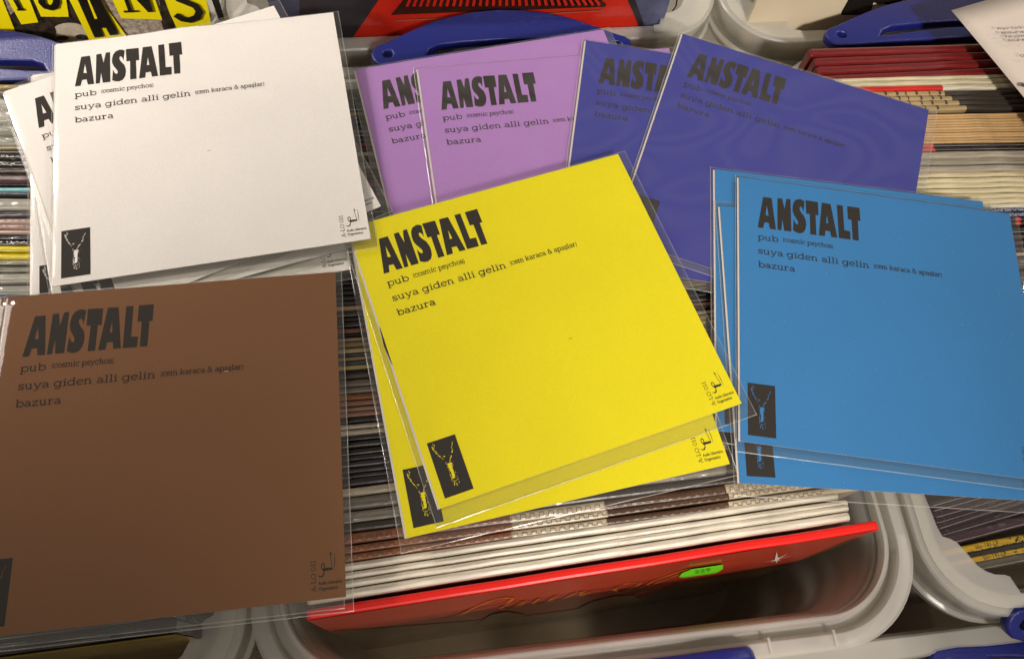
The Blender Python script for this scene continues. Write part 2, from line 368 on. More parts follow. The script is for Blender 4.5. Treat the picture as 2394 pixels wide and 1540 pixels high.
def build_figure():
    rnd = random.Random(3); k = Ink()
    def q(a, b): return (TX0+(TX1-TX0)*a, -(TY0+(TY1-TY0)*b))
    def dashes(pts, w, gap=.3):
        for (a, b), (c, d) in zip(pts, pts[1:]):
            n = max(2, int(math.hypot(c-a, d-b)/.035))
            for i in range(n):
                if rnd.random() < gap: continue
                t0, t1 = i/n, (i+.85)/n; j = lambda: rnd.uniform(-.012, .012)
                k.strip([q(a+(c-a)*t0+j(), b+(d-b)*t0+j()), q(a+(c-a)*t1+j(), b+(d-b)*t1+j())], (TX1-TX0)*w*rnd.uniform(.5, 1.3))
    dashes([(.2, .04), (.13, .09), (.13, .14), (.18, .2), (.27, .28), (.36, .36)], .022, .12)
    dashes([(.23, .07), (.18, .11), (.18, .16), (.24, .22)], .016, .45)
    dashes([(.38, .38), (.42, .46)], .016, .3)
    dashes([(.83, .12), (.76, .19), (.7, .25)], .018, .25)
    dashes([(.76, .24), (.65, .34), (.57, .4), (.53, .47)], .032, .08)
    dashes([(.42, .48), (.42, .62), (.41, .78)], .014, .25)
    dashes([(.6, .45), (.6, .62), (.62, .84)], .012, .55)
    dashes([(.38, .3), (.44, .32)], .03, 0)
    L, Rr = [], []
    for i in range(15):
        y = .45+.27*i/14; L.append(q(.44+.03*(i/14)+rnd.uniform(-.02, .02), y)); Rr.append(q(.59-.04*(i/14)+rnd.uniform(-.035, .02), y))
    k.poly(L+Rr[::-1])
    for i in range(26):
        x, y = rnd.uniform(.43, .56), rnd.uniform(.7, .86); r = rnd.uniform(.006, .016)
        k.poly([q(x-r, y), q(x, y-r*.6), q(x+r, y), q(x, y+r)])
    for i in range(16):
        x, y = rnd.uniform(.1, .9), rnd.uniform(.08, .95); r = rnd.uniform(.003, .006)
        k.poly([q(x-r, y), q(x, y-r*.6), q(x+r, y), q(x, y+r)])
    return k
P_FIG = build_figure()

# ------------------------------------------------------------------ seven-inch singles
S = .18
def single(key, pose, rgb, label, group=None, marg=(.014, .022, .007, .036), waves=0, warp=.0003, back=(214, 206, 196), fibre=0, disc=None, haze=.012, curl=0.0):
    x, y, a, t1, t2, z = pose
    c, s = math.cos(R(a)), math.sin(R(a))
    X = Vector((c, s, c*t1+s*t2)).normalized(); Y = Vector((-s, c, -s*t1+c*t2)).normalized(); Z = X.cross(Y); Y = Z.cross(X)
    mw = Matrix((X, Y, Z)).transposed().to_4x4(); mw.translation = (x, y, z)
    root = empty('single_record', mw, label, 'record', group)
    rnd = random.Random(hash(key) & 0 or sum(map(ord, key))*17)
    ph = [rnd.uniform(0, 6.28) for _ in range(4)]
    def wz(u, v):          # gentle bow of the card (u, v in 0..1, v down)
        w = warp*(math.sin(3.1*u+ph[0])*math.cos(2.6*v+ph[1]))
        if curl: w += curl*math.exp(-((u-.45)/.12)**2)*math.exp(-(v/.10)**2)
        return w
    def L(u, v, h): return ((u-.5)*S, (.5-v)*S, wz(min(1, max(0, u)), min(1, max(0, v)))+h)
    def grid(u0, u1, v0, v1, n, hf):
        vs, fs = [], []
        for j in range(n+1):
            for i in range(n+1):
                u, v = u0+(u1-u0)*i/n, v0+(v1-v0)*j/n; vs.append(L(u, v, hf(u, v)))
        for j in range(n):
            for i in range(n):
                b = j*(n+1)+i; fs.append((b, b+n+1, b+n+2, b+1))
        return vs, fs
    pm = paper('card_'+key[0]+'_%d' % rgb[0], rgb, fibre=fibre, mott=.04)
    vs, fs = grid(0, 1, 0, 1, 18, lambda u, v: .00040)
    cov = mesh('paper_cover', vs, fs, pm, root)
    if key in ('W1', 'Y1', 'B1'):              # a speck of lint on the card
        I_ = Ink(); cx_, cy_ = {'W1': (.5, .56), 'Y1': (.56, .62), 'B1': (.66, .31)}[key]
        I_.strip([(cx_, -cy_), (cx_+.004, -cy_+.0015), (cx_+.008, -cy_), (cx_+.012, -cy_-.0005)], .0014)
        mesh('lint', [L(p[0], -p[1], .00055) for p in I_.v], I_.f, INK if key != 'B1' else paper('card_back', back), cov)
    mo = cov.modifiers.new('t', 'SOLIDIFY'); mo.thickness = .0002; mo.offset = -1
    vs, fs = grid(-.0065, .992, .003, 1.0, 8, lambda u, v: .0)
    bl = mesh('back_leaf', vs, fs, paper('card_back', back), root)
    mo = bl.modifiers.new('t', 'SOLIDIFY'); mo.thickness = .0002; mo.offset = -1
    def ink(name, I, m, h, par):
        vs = [L(p[0], -p[1], h+p[2]) for p in I.v]; return mesh(name, vs, I.f, m, par)
    ink('title', P_TITLE, INK, .00052, cov); ink('track_list', P_LINES, INK, .00052, cov); ink('label_logo', P_LOGO, INK, .00052, cov)
    th = Ink(); n = 6
    vs, fs = grid(TX0, TX1, TY0, TY1, 6, lambda u, v: .00050)
    tb = mesh('picture_block', vs, fs, INK, cov)
    ink('picture_figure', P_FIG, pm, .00056, cov)
    if disc:
        cx, cy, r = disc; dv = [(cx*S-S/2+r*math.cos(k/48*6.2832), S/2-cy*S+r*math.sin(k/48*6.2832), .00015) for k in range(48)]
        mesh('vinyl_disc', dv, [tuple(range(48))], flat('black_vinyl', (18, 17, 16), .25, .5), root)
    ml, mr, mt, mb = marg
    fm = film('clear_sleeve_%s' % ('w' if waves else 'p') + '%d' % int(haze*1000), haze=haze, waves=waves)
    def film_layer(hf, n):
        us = [-ml, -ml*.5, 0]+[k/n for k in range(1, n)]+[1, 1+mr*.5, 1+mr]
        vv = [-mt, -mt*.5, 0]+[k/n for k in range(1, n)]+[1, 1+mb*.5, 1+mb]
        vs_ = [L(u, v, hf(u, v)) for v in vv for u in us]; w_ = len(us)
        return vs_, [(b_, b_+w_, b_+w_+1, b_+1) for b_ in (j_*w_+i_ for j_ in range(len(vv)-1) for i_ in range(w_-1))]
    def bulge(u, v):
        e_ = min((u+ml)/ml, (1+mr-u)/mr, (v+mt)/mt, (1+mb-v)/mb); e_ = min(1, max(0, e_))
        return .00078*e_+.00010*e_*math.sin(19*u+ph[2])*math.sin(15*v+ph[3])**2
    vs1, fs1 = film_layer(bulge, 26)
    vs2, fs2 = film_layer(lambda u, v: -.00022, 8)
    b = len(vs1); fl = mesh('outer_sleeve', vs1+vs2, fs1+[tuple(b+i for i in f) for f in fs2], fm, root, True)
    # welded edges of the sleeve
    vs, fs = [], []
    w = .0024
    def edge(pts, inn):
        b = len(vs)
        for (u, v), (du, dv) in zip(pts, inn):
            j = .0012*math.sin(40*(u+v)+ph[0])
            vs.extend([L(u, v, .00012), L(u+du*(w+j*.5), v+dv*(w+j*.5), .00030)])
        for i in range(len(pts)-1): fs.append((b+2*i, b+2*i+1, b+2*i+3, b+2*i+2))
    n = 24
    edge([(-ml, -mt+(1+mt+mb)*i/n) for i in range(n+1)], [(1, 0)]*(n+1))
    edge([(1+mr, -mt+(1+mt+mb)*i/n) for i in range(n+1)], [(-1, 0)]*(n+1))
    edge([(-ml+(1+ml+mr)*i/n, 1+mb) for i in range(n+1)], [(0, -1)]*(n+1))
    edge([(-ml+(1+ml+mr)*i/n, -mt) for i in range(n+1)], [(0, 1)]*(n+1))
    mesh('welded_edge', vs, fs, SEAM, fl)
    return root

WHITE, BROWN, YEL, PUR, IND, BLU = (238, 233, 227), (119, 80, 49), (232, 218, 0), (170, 124, 190), (50, 54, 142), (50, 124, 184)
single('P1', (-.0158, .3277, 23.49, -.0002, -.0003, .0000), PUR, 'lilac single in a clear sleeve, lying under the other lilac single', fibre=.1, marg=(.03, .03, .008, .03), waves=.3, haze=.03)
single('P2', (.0202, .3241, 17.39, .0004, .0006, .0013), PUR, 'lilac single lying on top of the other lilac single, its title fully readable', fibre=.1, marg=(.018, .03, .006, .03), waves=.3, haze=.03)
single('D1', (.1104, .3413, .50, -.0083, -.0085, .0030), IND, 'dark blue single half hidden, between the lilac singles and the other dark blue one', fibre=.12, waves=.18, marg=(.016, .03, .01, .04), haze=.034)
single('D2', (.1596, .3437, -10.63, -.0043, .0009, .0049), IND, 'dark blue single with wavy film, tilted, lying behind the light blue stack', fibre=.12, waves=.18, marg=(.016, .034, .01, .03), haze=.034)
single('W3', (-.2173, .2699, 21.33, -.0052, -.0032, .0080), WHITE, 'white single at the bottom of the white stack, its left edge showing')
single('W4', (-.2157, .2742, 28.6, -.0030, .0015, .0096), WHITE, 'white single second from the bottom of the white stack, only slivers showing')
single('W2', (-.2177, .2830, 36.10, -.0017, .0014, .0111), WHITE, 'steeply turned white single under the top white one, corner sticking out at left', marg=(.02, .03, .02, .035))
single('C3', (.2097, .2494, 2.77, -.0031, -.0014, .0060), BLU, 'light blue single at the bottom of its stack, top edge showing behind', fibre=.28, marg=(.018, .03, .008, .04))
single('C2', (.2180, .2252, 5.80, -.0011, .0020, .0075), BLU, 'light blue single in the middle of its stack, bottom edge and picture block showing', fibre=.28, marg=(.018, .03, .02, .04))
single('C1', (.2234, .2423, 1.78, -.0030, -.0081, .0096), BLU, 'light blue single on top of its stack at the right', fibre=.35, marg=(.014, .03, .008, .036))
single('Y2', (.0134, .1854, 21.80, .0059, -.0031, .0108), YEL, 'yellow single underneath the other yellow one, its left and bottom edges showing', marg=(.024, .016, .01, .04))
single('Y1', (.0137, .2077, 28.42, .0028, .0002, .0123), YEL, 'bright yellow single on top in the middle of the picture', marg=(.026, .03, .006, .05), disc=(.4375, .455, .0800))
single('W1', (-.2078, .2899, 20.39, .0032, .0044, .0160), WHITE, 'white single on top of the white stack, title and track list fully readable', curl=.0018, marg=(.013, .020, .005, .04))
single('B2', (-.1752, .0984, 14.90, .0046, -.0027, .0166), BROWN, 'brown single hidden under the top brown one, a sliver showing at its left')
single('B1', (-.1698, .0984, 14.92, .0110, .0057, .0199), BROWN, 'brown single lying on top at the lower left', fibre=.05, marg=(.012, .020, .006, .040), haze=.008)

# ------------------------------------------------------------------ records standing in the crates
ZT = -.0022                                   # level of the record tops the singles lie on
LPH, LPL = .312, .312
def lp(p0, ang, back, length, thick, mat, name='vinyl_record', label='', group=None, z=ZT, round_=.35, segs=None, cover=None, drop=0.0, h=LPH):
    """p0: world xy of the near edge's left end; ang: direction of the spine; thick goes away from the camera"""
    d = Vector((math.cos(ang), math.sin(ang), 0)); nrm = Vector((-math.sin(ang), math.cos(ang), 0))
    root_mw = Matrix.Translation((p0[0], p0[1], z-h)) @ Matrix.Rotation(ang, 4, 'Z')
    r = thick*round_
    prof = [(0, 0), (0, h-r), (r*.3, h-r*.3), (r, h), (thick-r, h), (thick-r*.3, h-r*.3), (thick, h-r), (thick, 0)]
    xs = [0, .002]+[length*i/12 for i in range(1, 12)]+[length-.002, length]
    jit = [random.uniform(-.00022, .00022) for _ in xs]
    if segs:
        for s_ in segs: xs.append(s_[0])
        xs = sorted(xs); jit += [0]*len(segs)
    vs, fs, idx = [], [], []; n = len(prof)
    for k, x in enumerate(xs):
        sag = -.0009 if k in (0, len(xs)-1) else 0
        for (y, zz) in prof: vs.append((x, y+jit[k], zz+(sag if zz > h*.5 else 0)-drop*x/length))
    for k in range(len(xs)-1):
        mid = (xs[k]+xs[k+1])/2; mi = 0
        if segs:
            for q, s_ in enumerate(segs):
                if mid > s_[0]: mi = q+1
        for j in range(n-1):
            fs.append((k*n+j, k*n+j+1, (k+1)*n+j+1, (k+1)*n+j)); idx.append(mi)
    fs.append(tuple(range(n))[::-1]); idx.append(0)
    fs.append(tuple((len(xs)-1)*n+j for j in range(n))); idx.append(len(segs) if segs else 0)
    mats = [mat]+([s_[1] for s_ in segs] if segs else [])
    o = mesh(name, vs, fs, mats, None, False, idx)
    o.matrix_world = root_mw
    tag(o, label, 'record', group)
    if mat.name.endswith('film') and thick > .0016:
        I = Ink(); x = .002; y = thick*random.uniform(.08, .3); pts = []
        while x < length-.004:
            pts.append((x, y)); x += random.uniform(.012, .03); y = min(thick*.9, max(thick*.05, y+random.uniform(-.0003, .0003)))
        I.strip(pts, [random.uniform(.0002, .0006) for _ in pts])
        mesh('film_edge', [(v[0], v[1], h+.0003+v[2]-drop*v[0]/length) for v in I.v], I.f, SEAM2, o)
    return o
ORD = lambda n: '%d%s' % (n, 'th' if 10 <= n % 100 <= 20 else {1: 'st', 2: 'nd', 3: 'rd'}.get(n % 10, 'th'))

K, GR, GB = (30, 27, 25), (92, 86, 78), (110, 96, 80)
mid = [  # y far, y near, colour, kind, words, at column x = 845 ; from the front to the back
 (1368, 1392, (226, 216, 194), 'gloss', 'white'), (1349, 1367, (222, 212, 190), 'gloss', 'white'),
 (1329, 1347, (224, 214, 192), 'gloss', 'white'), (1308, 1327, (218, 208, 186), 'gloss', 'white'),
 (1289, 1306, (150, 98, 62), 'gloss', 'rust and tan key-patterned'), (1269, 1287, (150, 96, 62), 'gloss', 'rust and tan key-patterned'),
 (1241, 1267, (140, 88, 58), 'gloss', 'rust and tan key-patterned'),
 (1220, 1240, (66, 56, 48), 'gloss', 'dark grey'), (1188, 1219, (140, 132, 118), 'film', 'crinkled silvery film-wrapped'),
 (1156, 1187, (120, 112, 100), 'film', 'silvery film-wrapped'), (1135, 1155, (190, 178, 150), 'film', 'bright shiny film-wrapped'),
 (1113, 1132, (48, 38, 40), 'gloss', 'dark plum'), (1103, 1112, (40, 33, 34), 'film', 'thin dark'),
 (1090, 1102, (58, 44, 54), 'gloss', 'purple-black'), (1074, 1089, (52, 38, 50), 'film', 'shiny purple-black'),
 (1060, 1073, (50, 42, 36), 'gloss', 'dark brown'), (1044, 1059, K, 'film', 'black'), (1028, 1043, (44, 38, 32), 'film', 'black'),
 (1015, 1027, K, 'film', 'black'), (1001, 1014, (196, 184, 160), 'matte', 'cream'), (986, 1000, (202, 190, 166), 'matte', 'cream'),
 (973, 985, (36, 32, 28), 'gloss', 'black'), (958, 971, (160, 116, 92), 'gloss', 'pinkish tan'), (946, 957, (150, 110, 88), 'film', 'pinkish tan film-wrapped'),
 (933, 945, (146, 104, 80), 'gloss', 'dull pink'), (917, 932, (152, 104, 66), 'matte', 'orange-brown'), (901, 916, (128, 118, 102), 'film', 'silvery wrinkled'),
 (882, 900, (122, 110, 92), 'film', 'grey shiny'), (869, 881, (84, 74, 60), 'gloss', 'grey-brown'), (861, 868, (38, 32, 28), 'matte', 'thin black'),
 (850, 860, (190, 166, 106), 'gloss', 'yellowish tan'), (840, 849, (62, 80, 88), 'gloss', 'dull blue'), (832, 839, (168, 140, 96), 'gloss', 'thin tan'),
 (822, 831, (46, 34, 30), 'film', 'black'), (808, 821, (196, 176, 132), 'gloss', 'cream'), (795, 807, (146, 122, 86), 'gloss', 'tan'),
 (784, 794, (158, 140, 100), 'film', 'shiny gold-brown'), (776, 783, (40, 34, 28), 'matte', 'thin dark'), (761, 775, (146, 104, 78), 'gloss', 'copper')]
y = 760
seq = [(34, 29, 26), (30, 27, 24), (40, 34, 30), (128, 104, 76), (32, 28, 26), (30, 26, 24), (36, 30, 28), (30, 28, 26), (44, 36, 30), (28, 26, 26), (110, 92, 70), (34, 30, 28),
       (60, 50, 42), (34, 30, 27), (126, 108, 84), (76, 66, 54), (38, 32, 28), (34, 30, 28), (110, 96, 76), (60, 52, 44), (44, 36, 30), (70, 58, 46), (36, 32, 30), (92, 78, 62),
       (40, 34, 30), (96, 86, 70), (46, 40, 34), (110, 48, 38), (52, 44, 38), (34, 30, 28), (66, 34, 28), (118, 106, 88), (36, 32, 30), (58, 48, 40), (140, 128, 104), (40, 34, 30), (96, 30, 24), (44, 36, 32), (34, 30, 28), (72, 60, 50)]
nm = {0: 'black'}
k = 0
while y > 205:
    st_ = 12.4 if y > 500 else 10.6
    c = seq[k % len(seq)]; k += 1
    lum = sum(c)/3
    word = 'black' if lum < 45 else ('dark red' if c[0] > 1.8*c[1] else ('dark brown' if lum < 75 else 'tan grey'))
    mid.append((y-st_+1.0, y, c, random.choice(['gloss', 'film', 'gloss']), word)); y -= st_
FRONT_ANG = math.atan2(*(reversed((at(2052, 1224, ZT)-at(715, 1440, ZT)).to_2d())))
keyed = []
for i, (yf, yn, c, kind, word) in enumerate(mid):
    pn, pf = at(845, yn, ZT), at(845, yf, ZT)
    f = min(1, max(0, (yn-900)/500)); ang = TH+(FRONT_ANG-TH)*f*.9+random.uniform(-.004, .004)
    n_ = Vector((-math.sin(ang), math.cos(ang), 0)); d = Vector((math.cos(ang), math.sin(ang), 0))
    thick = max(.0016, (pf-pn).dot(n_)*.97)
    u0 = -.073+random.uniform(-.003, .004); back = (uv(pn)[0]-u0)
    p = pn-d*back
    L_ = LPL if yn < 1300 or i > 3 else LPL-.012
    segs = None
    if 'key' in word:
        t_ = spine_mat((206, 190, 160), 'gloss'); t2 = spine_mat((92, 66, 46), 'gloss'); segs = [(.112, t_), (.165, t2), (.235, t_)]
    o = lp(p, ang, 0, L_, thick, spine_mat(c, kind), label='%s spine, %s behind the big red record' % (word, ORD(i+1)),
           group='records standing in the middle crate', segs=segs, z=ZT-random.uniform(0, .0016), round_=.45 if c[0] > 200 else .3)
    if 'key' in word: keyed.append((o, thick))
for o, thick in keyed:                         # battlement line printed on the three patterned spines
    I = Ink(); x = .006; hi = False; pts = []
    while x < .29:
        yy = thick*(.62 if hi else .2); pts += [(x, yy), (x+.0026, yy)]; hi = not hi; x += .0026
    for a, b in zip(pts, pts[1:]): I.strip([a, b], .00028)
    mesh('key_pattern', [(v[0], v[1], LPH+.0001+v[2]) for v in I.v], I.f, flat('pattern_brown', (72, 52, 38), .5), o)

# the large red record at the front of the middle crate
pL, pR = at(717, 1448, ZT), at(2057, 1236, ZT)
d = (pR-pL); L_ = d.length; ang = math.atan2(d.y, d.x); d.normalize(); n_ = Vector((-d.y, d.x, 0))
RED = flat('glossy_red_board', (222, 30, 22), .22, .5, bump=.08, bscale=60, coat=.8)
red = lp(pL-n_*.0002, ang, 0, L_, .0052, RED, label='large red record facing the viewer at the front of the middle crate', round_=.3)
inv = red.matrix_world.inverted()
cover_o = pL; cn = n_
def on_red(px, py, out=.0003):
    p = inv @ wall_pt(px, py, cover_o, cn); return (p.x, -.0002-out, p.z)
def z2b(x, y): return (789.2+x*.3541, 1014.3+y*.3541)
# dark photograph on the cover under the red band
BRN = flat('dark_photo_print', (70, 52, 32), .3, .4, nz=.5, nscale=22, nrgb=(128, 100, 62), coat=.6)
mesh('cover_face', [(.0006, -.00025, LPH-.0012), (L_-.0006, -.00025, LPH-.0012), (L_-.0006, -.00025, .002), (.0006, -.00025, .002)], [(0, 3, 2, 1)], flat('veiled_red', (196, 66, 42), .3, .4, nz=.12, nscale=20, coat=.5), red)  # same glossy red; its dimmer, veiled light is put into the colour
bnd = [(700, 1476), (789, 1471), (1037, 1453), (1232, 1436), (1462, 1404), (1578, 1362), (1876, 1308), (1985, 1259)]
P = [on_red(*p, .0003) for p in bnd]; P[0] = (.0008, P[0][1], P[1][2])
P = [(min(L_-.001, max(.0008, p[0])), p[1], max(.01, p[2])) for p in P]+[(L_-.001, P[0][1], LPH-.02), (L_-.001, P[0][1], .004), (.0008, P[0][1], .004)]
mesh('cover_photo', P, [tuple(t) for t in tri([(p[0], p[2]) for p in P])], BRN, red)
CREAM = flat('cover_print_cream', (150, 128, 92), .35, .4, nz=.4, nscale=60, coat=.5)
def blob(pts, m, out, name):
    P = [on_red(*z2b(*p), out) for p in pts]; mesh(name, P, [tuple(t) for t in tri([(p[0], p[2]) for p in P])], m, red)
blob([(900, 1255), (1010, 1180), (1110, 1160), (1230, 1180), (1210, 1240), (1100, 1230), (980, 1250)], CREAM, .0006, 'cover_figure')
blob([(1590, 1140), (1680, 1095), (1820, 1060), (1960, 1050), (1990, 1090), (1800, 1110), (1660, 1150)], CREAM, .0006, 'cover_figure')
blob([(1850, 1030), (2000, 990), (2110, 975), (2050, 1020), (1900, 1050)], flat('cover_print_red', (150, 44, 28), .35, .4, coat=.5), .0007, 'cover_figure')
OR = flat('orange_script', (224, 118, 44), .35, .4, coat=.5)
I = Ink()
SCR = [[(75, 362), (180, 345), (260, 320), (340, 280), (410, 252), (470, 238), (525, 240), (500, 262), (430, 278), (300, 308), (235, 336), (330, 318), (445, 296)],
 [(565, 256), (510, 265), (460, 290), (475, 305), (530, 290), (578, 254), (562, 288), (615, 274)],
 [(662, 240), (630, 265), (645, 278), (700, 262), (748, 225), (722, 262), (775, 250)],
 [(775, 250), (850, 212), (890, 204), (868, 236), (930, 205), (988, 199)],
 [(1005, 215), (1080, 206), (1170, 178), (1192, 160), (1120, 163), (1050, 192), (1070, 214), (1180, 200)],
 [(1180, 196), (1260, 150), (1372, 108), (1440, 85), (1400, 112), (1300, 150), (1215, 186), (1290, 176)]]
z3 = lambda x, y: (964.6+x*.4474, 1286.2+y*.4474)
for s_ in SCR:
    q = []
    for a, b in zip(s_, s_[1:]):
        for t in (0, .33, .66): q.append((a[0]+(b[0]-a[0])*t, a[1]+(b[1]-a[1])*t))
    q.append(s_[-1]); w = [.0016+.0016*abs(math.sin(i*.7)) for i in range(len(q))]
    P = [on_red(*z3(*p)) for p in q]; I.strip([(p[0], p[2]) for p in P], w)
mesh('script_lettering', [(v[0], -.00075-v[2], v[1]) for v in I.v], I.f, OR, red)
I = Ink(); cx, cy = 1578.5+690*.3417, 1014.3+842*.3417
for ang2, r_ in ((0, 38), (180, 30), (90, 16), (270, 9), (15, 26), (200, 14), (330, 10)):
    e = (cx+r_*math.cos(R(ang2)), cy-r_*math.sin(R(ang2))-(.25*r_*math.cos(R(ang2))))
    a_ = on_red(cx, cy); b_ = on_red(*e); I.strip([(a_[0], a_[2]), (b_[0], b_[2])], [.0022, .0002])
mesh('star_shape', [(v[0], -.0010-v[2], v[1]) for v in I.v], I.f, flat('pale_star', (225, 215, 195), .3), red)  # pale star-shaped mark on the red cover
GN = flat('fluorescent_green_label', (100, 205, 16), .6, .3)
gp = [(1586, 1341), (1592, 1332), (1612, 1324), (1688, 1313), (1688, 1322), (1672, 1332), (1600, 1342)]
P = [on_red(*p, .0012) for p in gp]
gs = mesh('price_sticker', P, [tuple(t) for t in tri([(p[0], p[2]) for p in P])], GN, red)
mo = gs.modifiers.new('t', 'SOLIDIFY'); mo.thickness = .0003
I = Ink()
def onst(x, y): p = on_red(x, y); return (p[0], p[2])
ftext(I, '229', 1622, 1660, 1332, 8, .01, fn=lambda x, y: onst(x, y-(x-1622)*.15))
mesh('price_lettering', [(v[0], -.0020-v[2], v[1]) for v in I.v], I.f, flat('grey_ink', (70, 160, 20), .5), gs)

# ---- records in the left crate (column x = 40)
left = [(196, 208, (150, 128, 60), 'film', 'mustard'), (209, 222, (70, 66, 58), 'film', 'dark film-wrapped'), (224, 250, (168, 166, 150), 'film', 'silvery film-wrapped'),
 (251, 284, (176, 174, 158), 'film', 'silvery film-wrapped'), (285, 313, (150, 150, 136), 'film', 'grey film-wrapped'), (314, 341, (158, 156, 142), 'film', 'grey film-wrapped'),
 (342, 348, (170, 156, 116), 'gloss', 'thin tan'), (349, 357, (60, 56, 48), 'gloss', 'dark'), (358, 371, (46, 42, 38), 'film', 'black with pale specks'), (372, 386, (52, 48, 42), 'film', 'black with pale specks'),
 (387, 401, (78, 72, 62), 'film', 'grey-black speckled'), (402, 429, (72, 36, 36), 'gloss', 'deep maroon'), (430, 433, (34, 30, 30), 'matte', 'thin black'),
 (434, 447, (104, 172, 176), 'gloss', 'turquoise'), (448, 455, (60, 60, 64), 'gloss', 'thin dark'), (456, 490, (180, 176, 160), 'film', 'bright silvery film-wrapped'), (491, 506, (62, 60, 68), 'film', 'slate'),
 (507, 521, (186, 156, 142), 'gloss', 'pink with handwriting'), (522, 534, (182, 152, 138), 'gloss', 'pink with handwriting'), (535, 546, (178, 148, 134), 'gloss', 'pink'),
 (547, 559, (34, 32, 36), 'film', 'black'), (560, 571, (38, 34, 34), 'film', 'black with white scratches'), (572, 587, (226, 206, 24), 'film', 'yellow with a green band'), (588, 605, (222, 202, 22), 'film', 'yellow with a green band'),
 (606, 618, (150, 146, 122), 'film', 'silvery'), (619, 634, (120, 116, 98), 'film', 'grey film-wrapped'), (635, 660, (176, 172, 156), 'film', 'bright silvery'), (661, 688, (158, 156, 142), 'film', 'pale grey film-wrapped'), (689, 702, (40, 50, 104), 'gloss', 'navy blue')]
for i, (yf, yn, c, kind, word) in enumerate(reversed(left)):
    pn, pf = at(40, yn, ZT), at(40, yf, ZT); ang = R(10.4+random.uniform(-.4, .4))
    d = Vector((math.cos(ang), math.sin(ang), 0)); n_ = Vector((-d.y, d.x, 0))
    thick = max(.0014, (pf-pn).dot(n_)*.96); u1 = -.152; p = pn+d*(u1-uv(pn)[0])-d*LPL
    segs = None; pos = (pn-p).length
    if 'green' in word:
        x_ = pos+.0105+(.001 if i % 2 else 0); g_ = spine_mat((52, 130, 60), 'film'); w_ = spine_mat((228, 226, 200), 'film'); yb = spine_mat(c, kind)
        segs = [(x_-.0012, w_), (x_, g_), (x_+.0028, w_), (x_+.0036, yb)]
    o = lp(p, ang, 0, LPL, thick, spine_mat(c, kind), label='%s spine, %s from the front in the left crate' % (word, ORD(i+2)), group='records standing in the left crate', segs=segs, z=ZT-random.uniform(0, .001))
    if 'handwriting' in word or 'specks' in word or 'scratches' in word:
        I = Ink(); x = pos-.02; m = 'handwriting' in word
        while x < pos+.018:
            y0 = thick*.5
            if m and random.random() < .75: I.strip([(x, y0-.0006), (x+.0009, y0+.0009), (x+.0014, y0-.0004), (x+.0022, y0+.0003)], .0003)
            elif not m: I.strip([(x, y0+random.uniform(-.001, .001)), (x+random.uniform(.001, .003), y0+random.uniform(-.001, .001))], random.uniform(.0002, .0007))
            x += random.uniform(.0025, .0045)
        mesh('spine_scribble', [(v[0], v[1], LPH+.0001+v[2]) for v in I.v], I.f, flat('pen_ink', (52, 44, 60), .5) if m else flat('pale_specks', (190, 186, 170), .4), o)
for k_, (yy, c, w_) in enumerate(((760, (52, 48, 44), 'dark grey'), (900, (60, 54, 48), 'grey'), (1050, (46, 42, 40), 'black'), (1200, (58, 52, 46), 'grey'), (1330, (40, 36, 34), 'black'))):
    pass
# front record of the left crate: black shrink-wrap over a yellow cover
pR_ = at(405, 1476, ZT); ang = math.atan2(*(reversed((at(405, 1476, ZT)-at(0, 1530, ZT)).to_2d()))); d = Vector((math.cos(ang), math.sin(ang), 0)); n_ = Vector((-d.y, d.x, 0))
p = pR_-d*LPL
f1 = lp(p, ang, 0, LPL, .0060, spine_mat((44, 42, 42), 'film'), label='black shrink-wrapped record at the very front of the left crate, yellow edge showing', round_=.3, z=ZT-.004)
mesh('cover_front', [(.001, -.0004, LPH-.0012), (LPL-.001, -.0004, LPH-.0012), (LPL-.001, -.0004, .01), (.001, -.0004, .01)], [(0, 3, 2, 1)], flat('faded_yellow_cover', (168, 142, 66), .3, .4, nz=.4, nscale=30, nrgb=(110, 96, 66), coat=.5), f1)
mesh('yellow_border', [(.002, -.0008, LPH-.0016), (LPL-.002, -.0008, LPH-.0016), (LPL-.002, -.0008, LPH-.0085), (.002, -.0008, LPH-.0085)], [(0, 3, 2, 1)], flat('yellow_border_print', (196, 172, 20), .3, .4, coat=.6), f1)
for k_ in range(5):
    q = p+n_*(.0075+.0065*k_)-d*.001
    lp(q, ang+R(.2*k_), 0, LPL, .0055, spine_mat([(40, 38, 36), (58, 52, 46), (36, 34, 34), (70, 62, 50), (44, 40, 38)][k_], 'film'), label='dark shrink-wrapped record, %s behind the yellow-edged one at bottom left' % ORD(k_+1), group='records standing in the left crate', z=ZT-.006)

# ---- records in the right crate
MAR = (118, 30, 30)
right = [  # left px, right px on the near edge, far y at the left px, colour, kind, words, left end there?
 ((1896, 129), (2283, 117), 113, MAR, 'gloss', 'thick maroon box'), ((1908, 150), (2298, 135), 134, MAR, 'gloss', 'thick maroon box'),
 ((1913, 171), (2310, 153), 155, MAR, 'gloss', 'thick maroon box'), ((1925, 192), (2325, 172), 176, MAR, 'gloss', 'thick maroon box')]
def rlp(a, b, yf, c, kind, word, i, endL=None, segs=None, thick=None, grp='records standing in the right crate', z=ZT, uL=.292):
    pa, pb = at(a[0], a[1], z), at(b[0], b[1], z); ang = math.atan2(pb.y-pa.y, pb.x-pa.x)
    d = Vector((math.cos(ang), math.sin(ang), 0)); n_ = Vector((-d.y, d.x, 0)); pf = at(a[0], yf, z)
    th = thick or (pf-pa).dot(n_)*.96
    p = pa if endL else pa-d*(uv(pa)[0]-uL)
    o = lp(p, ang, 0, LPL, th, spine_mat(c, kind), label=word, group=grp, segs=segs, z=z, round_=.3)
    return o, (pa-p).length, th
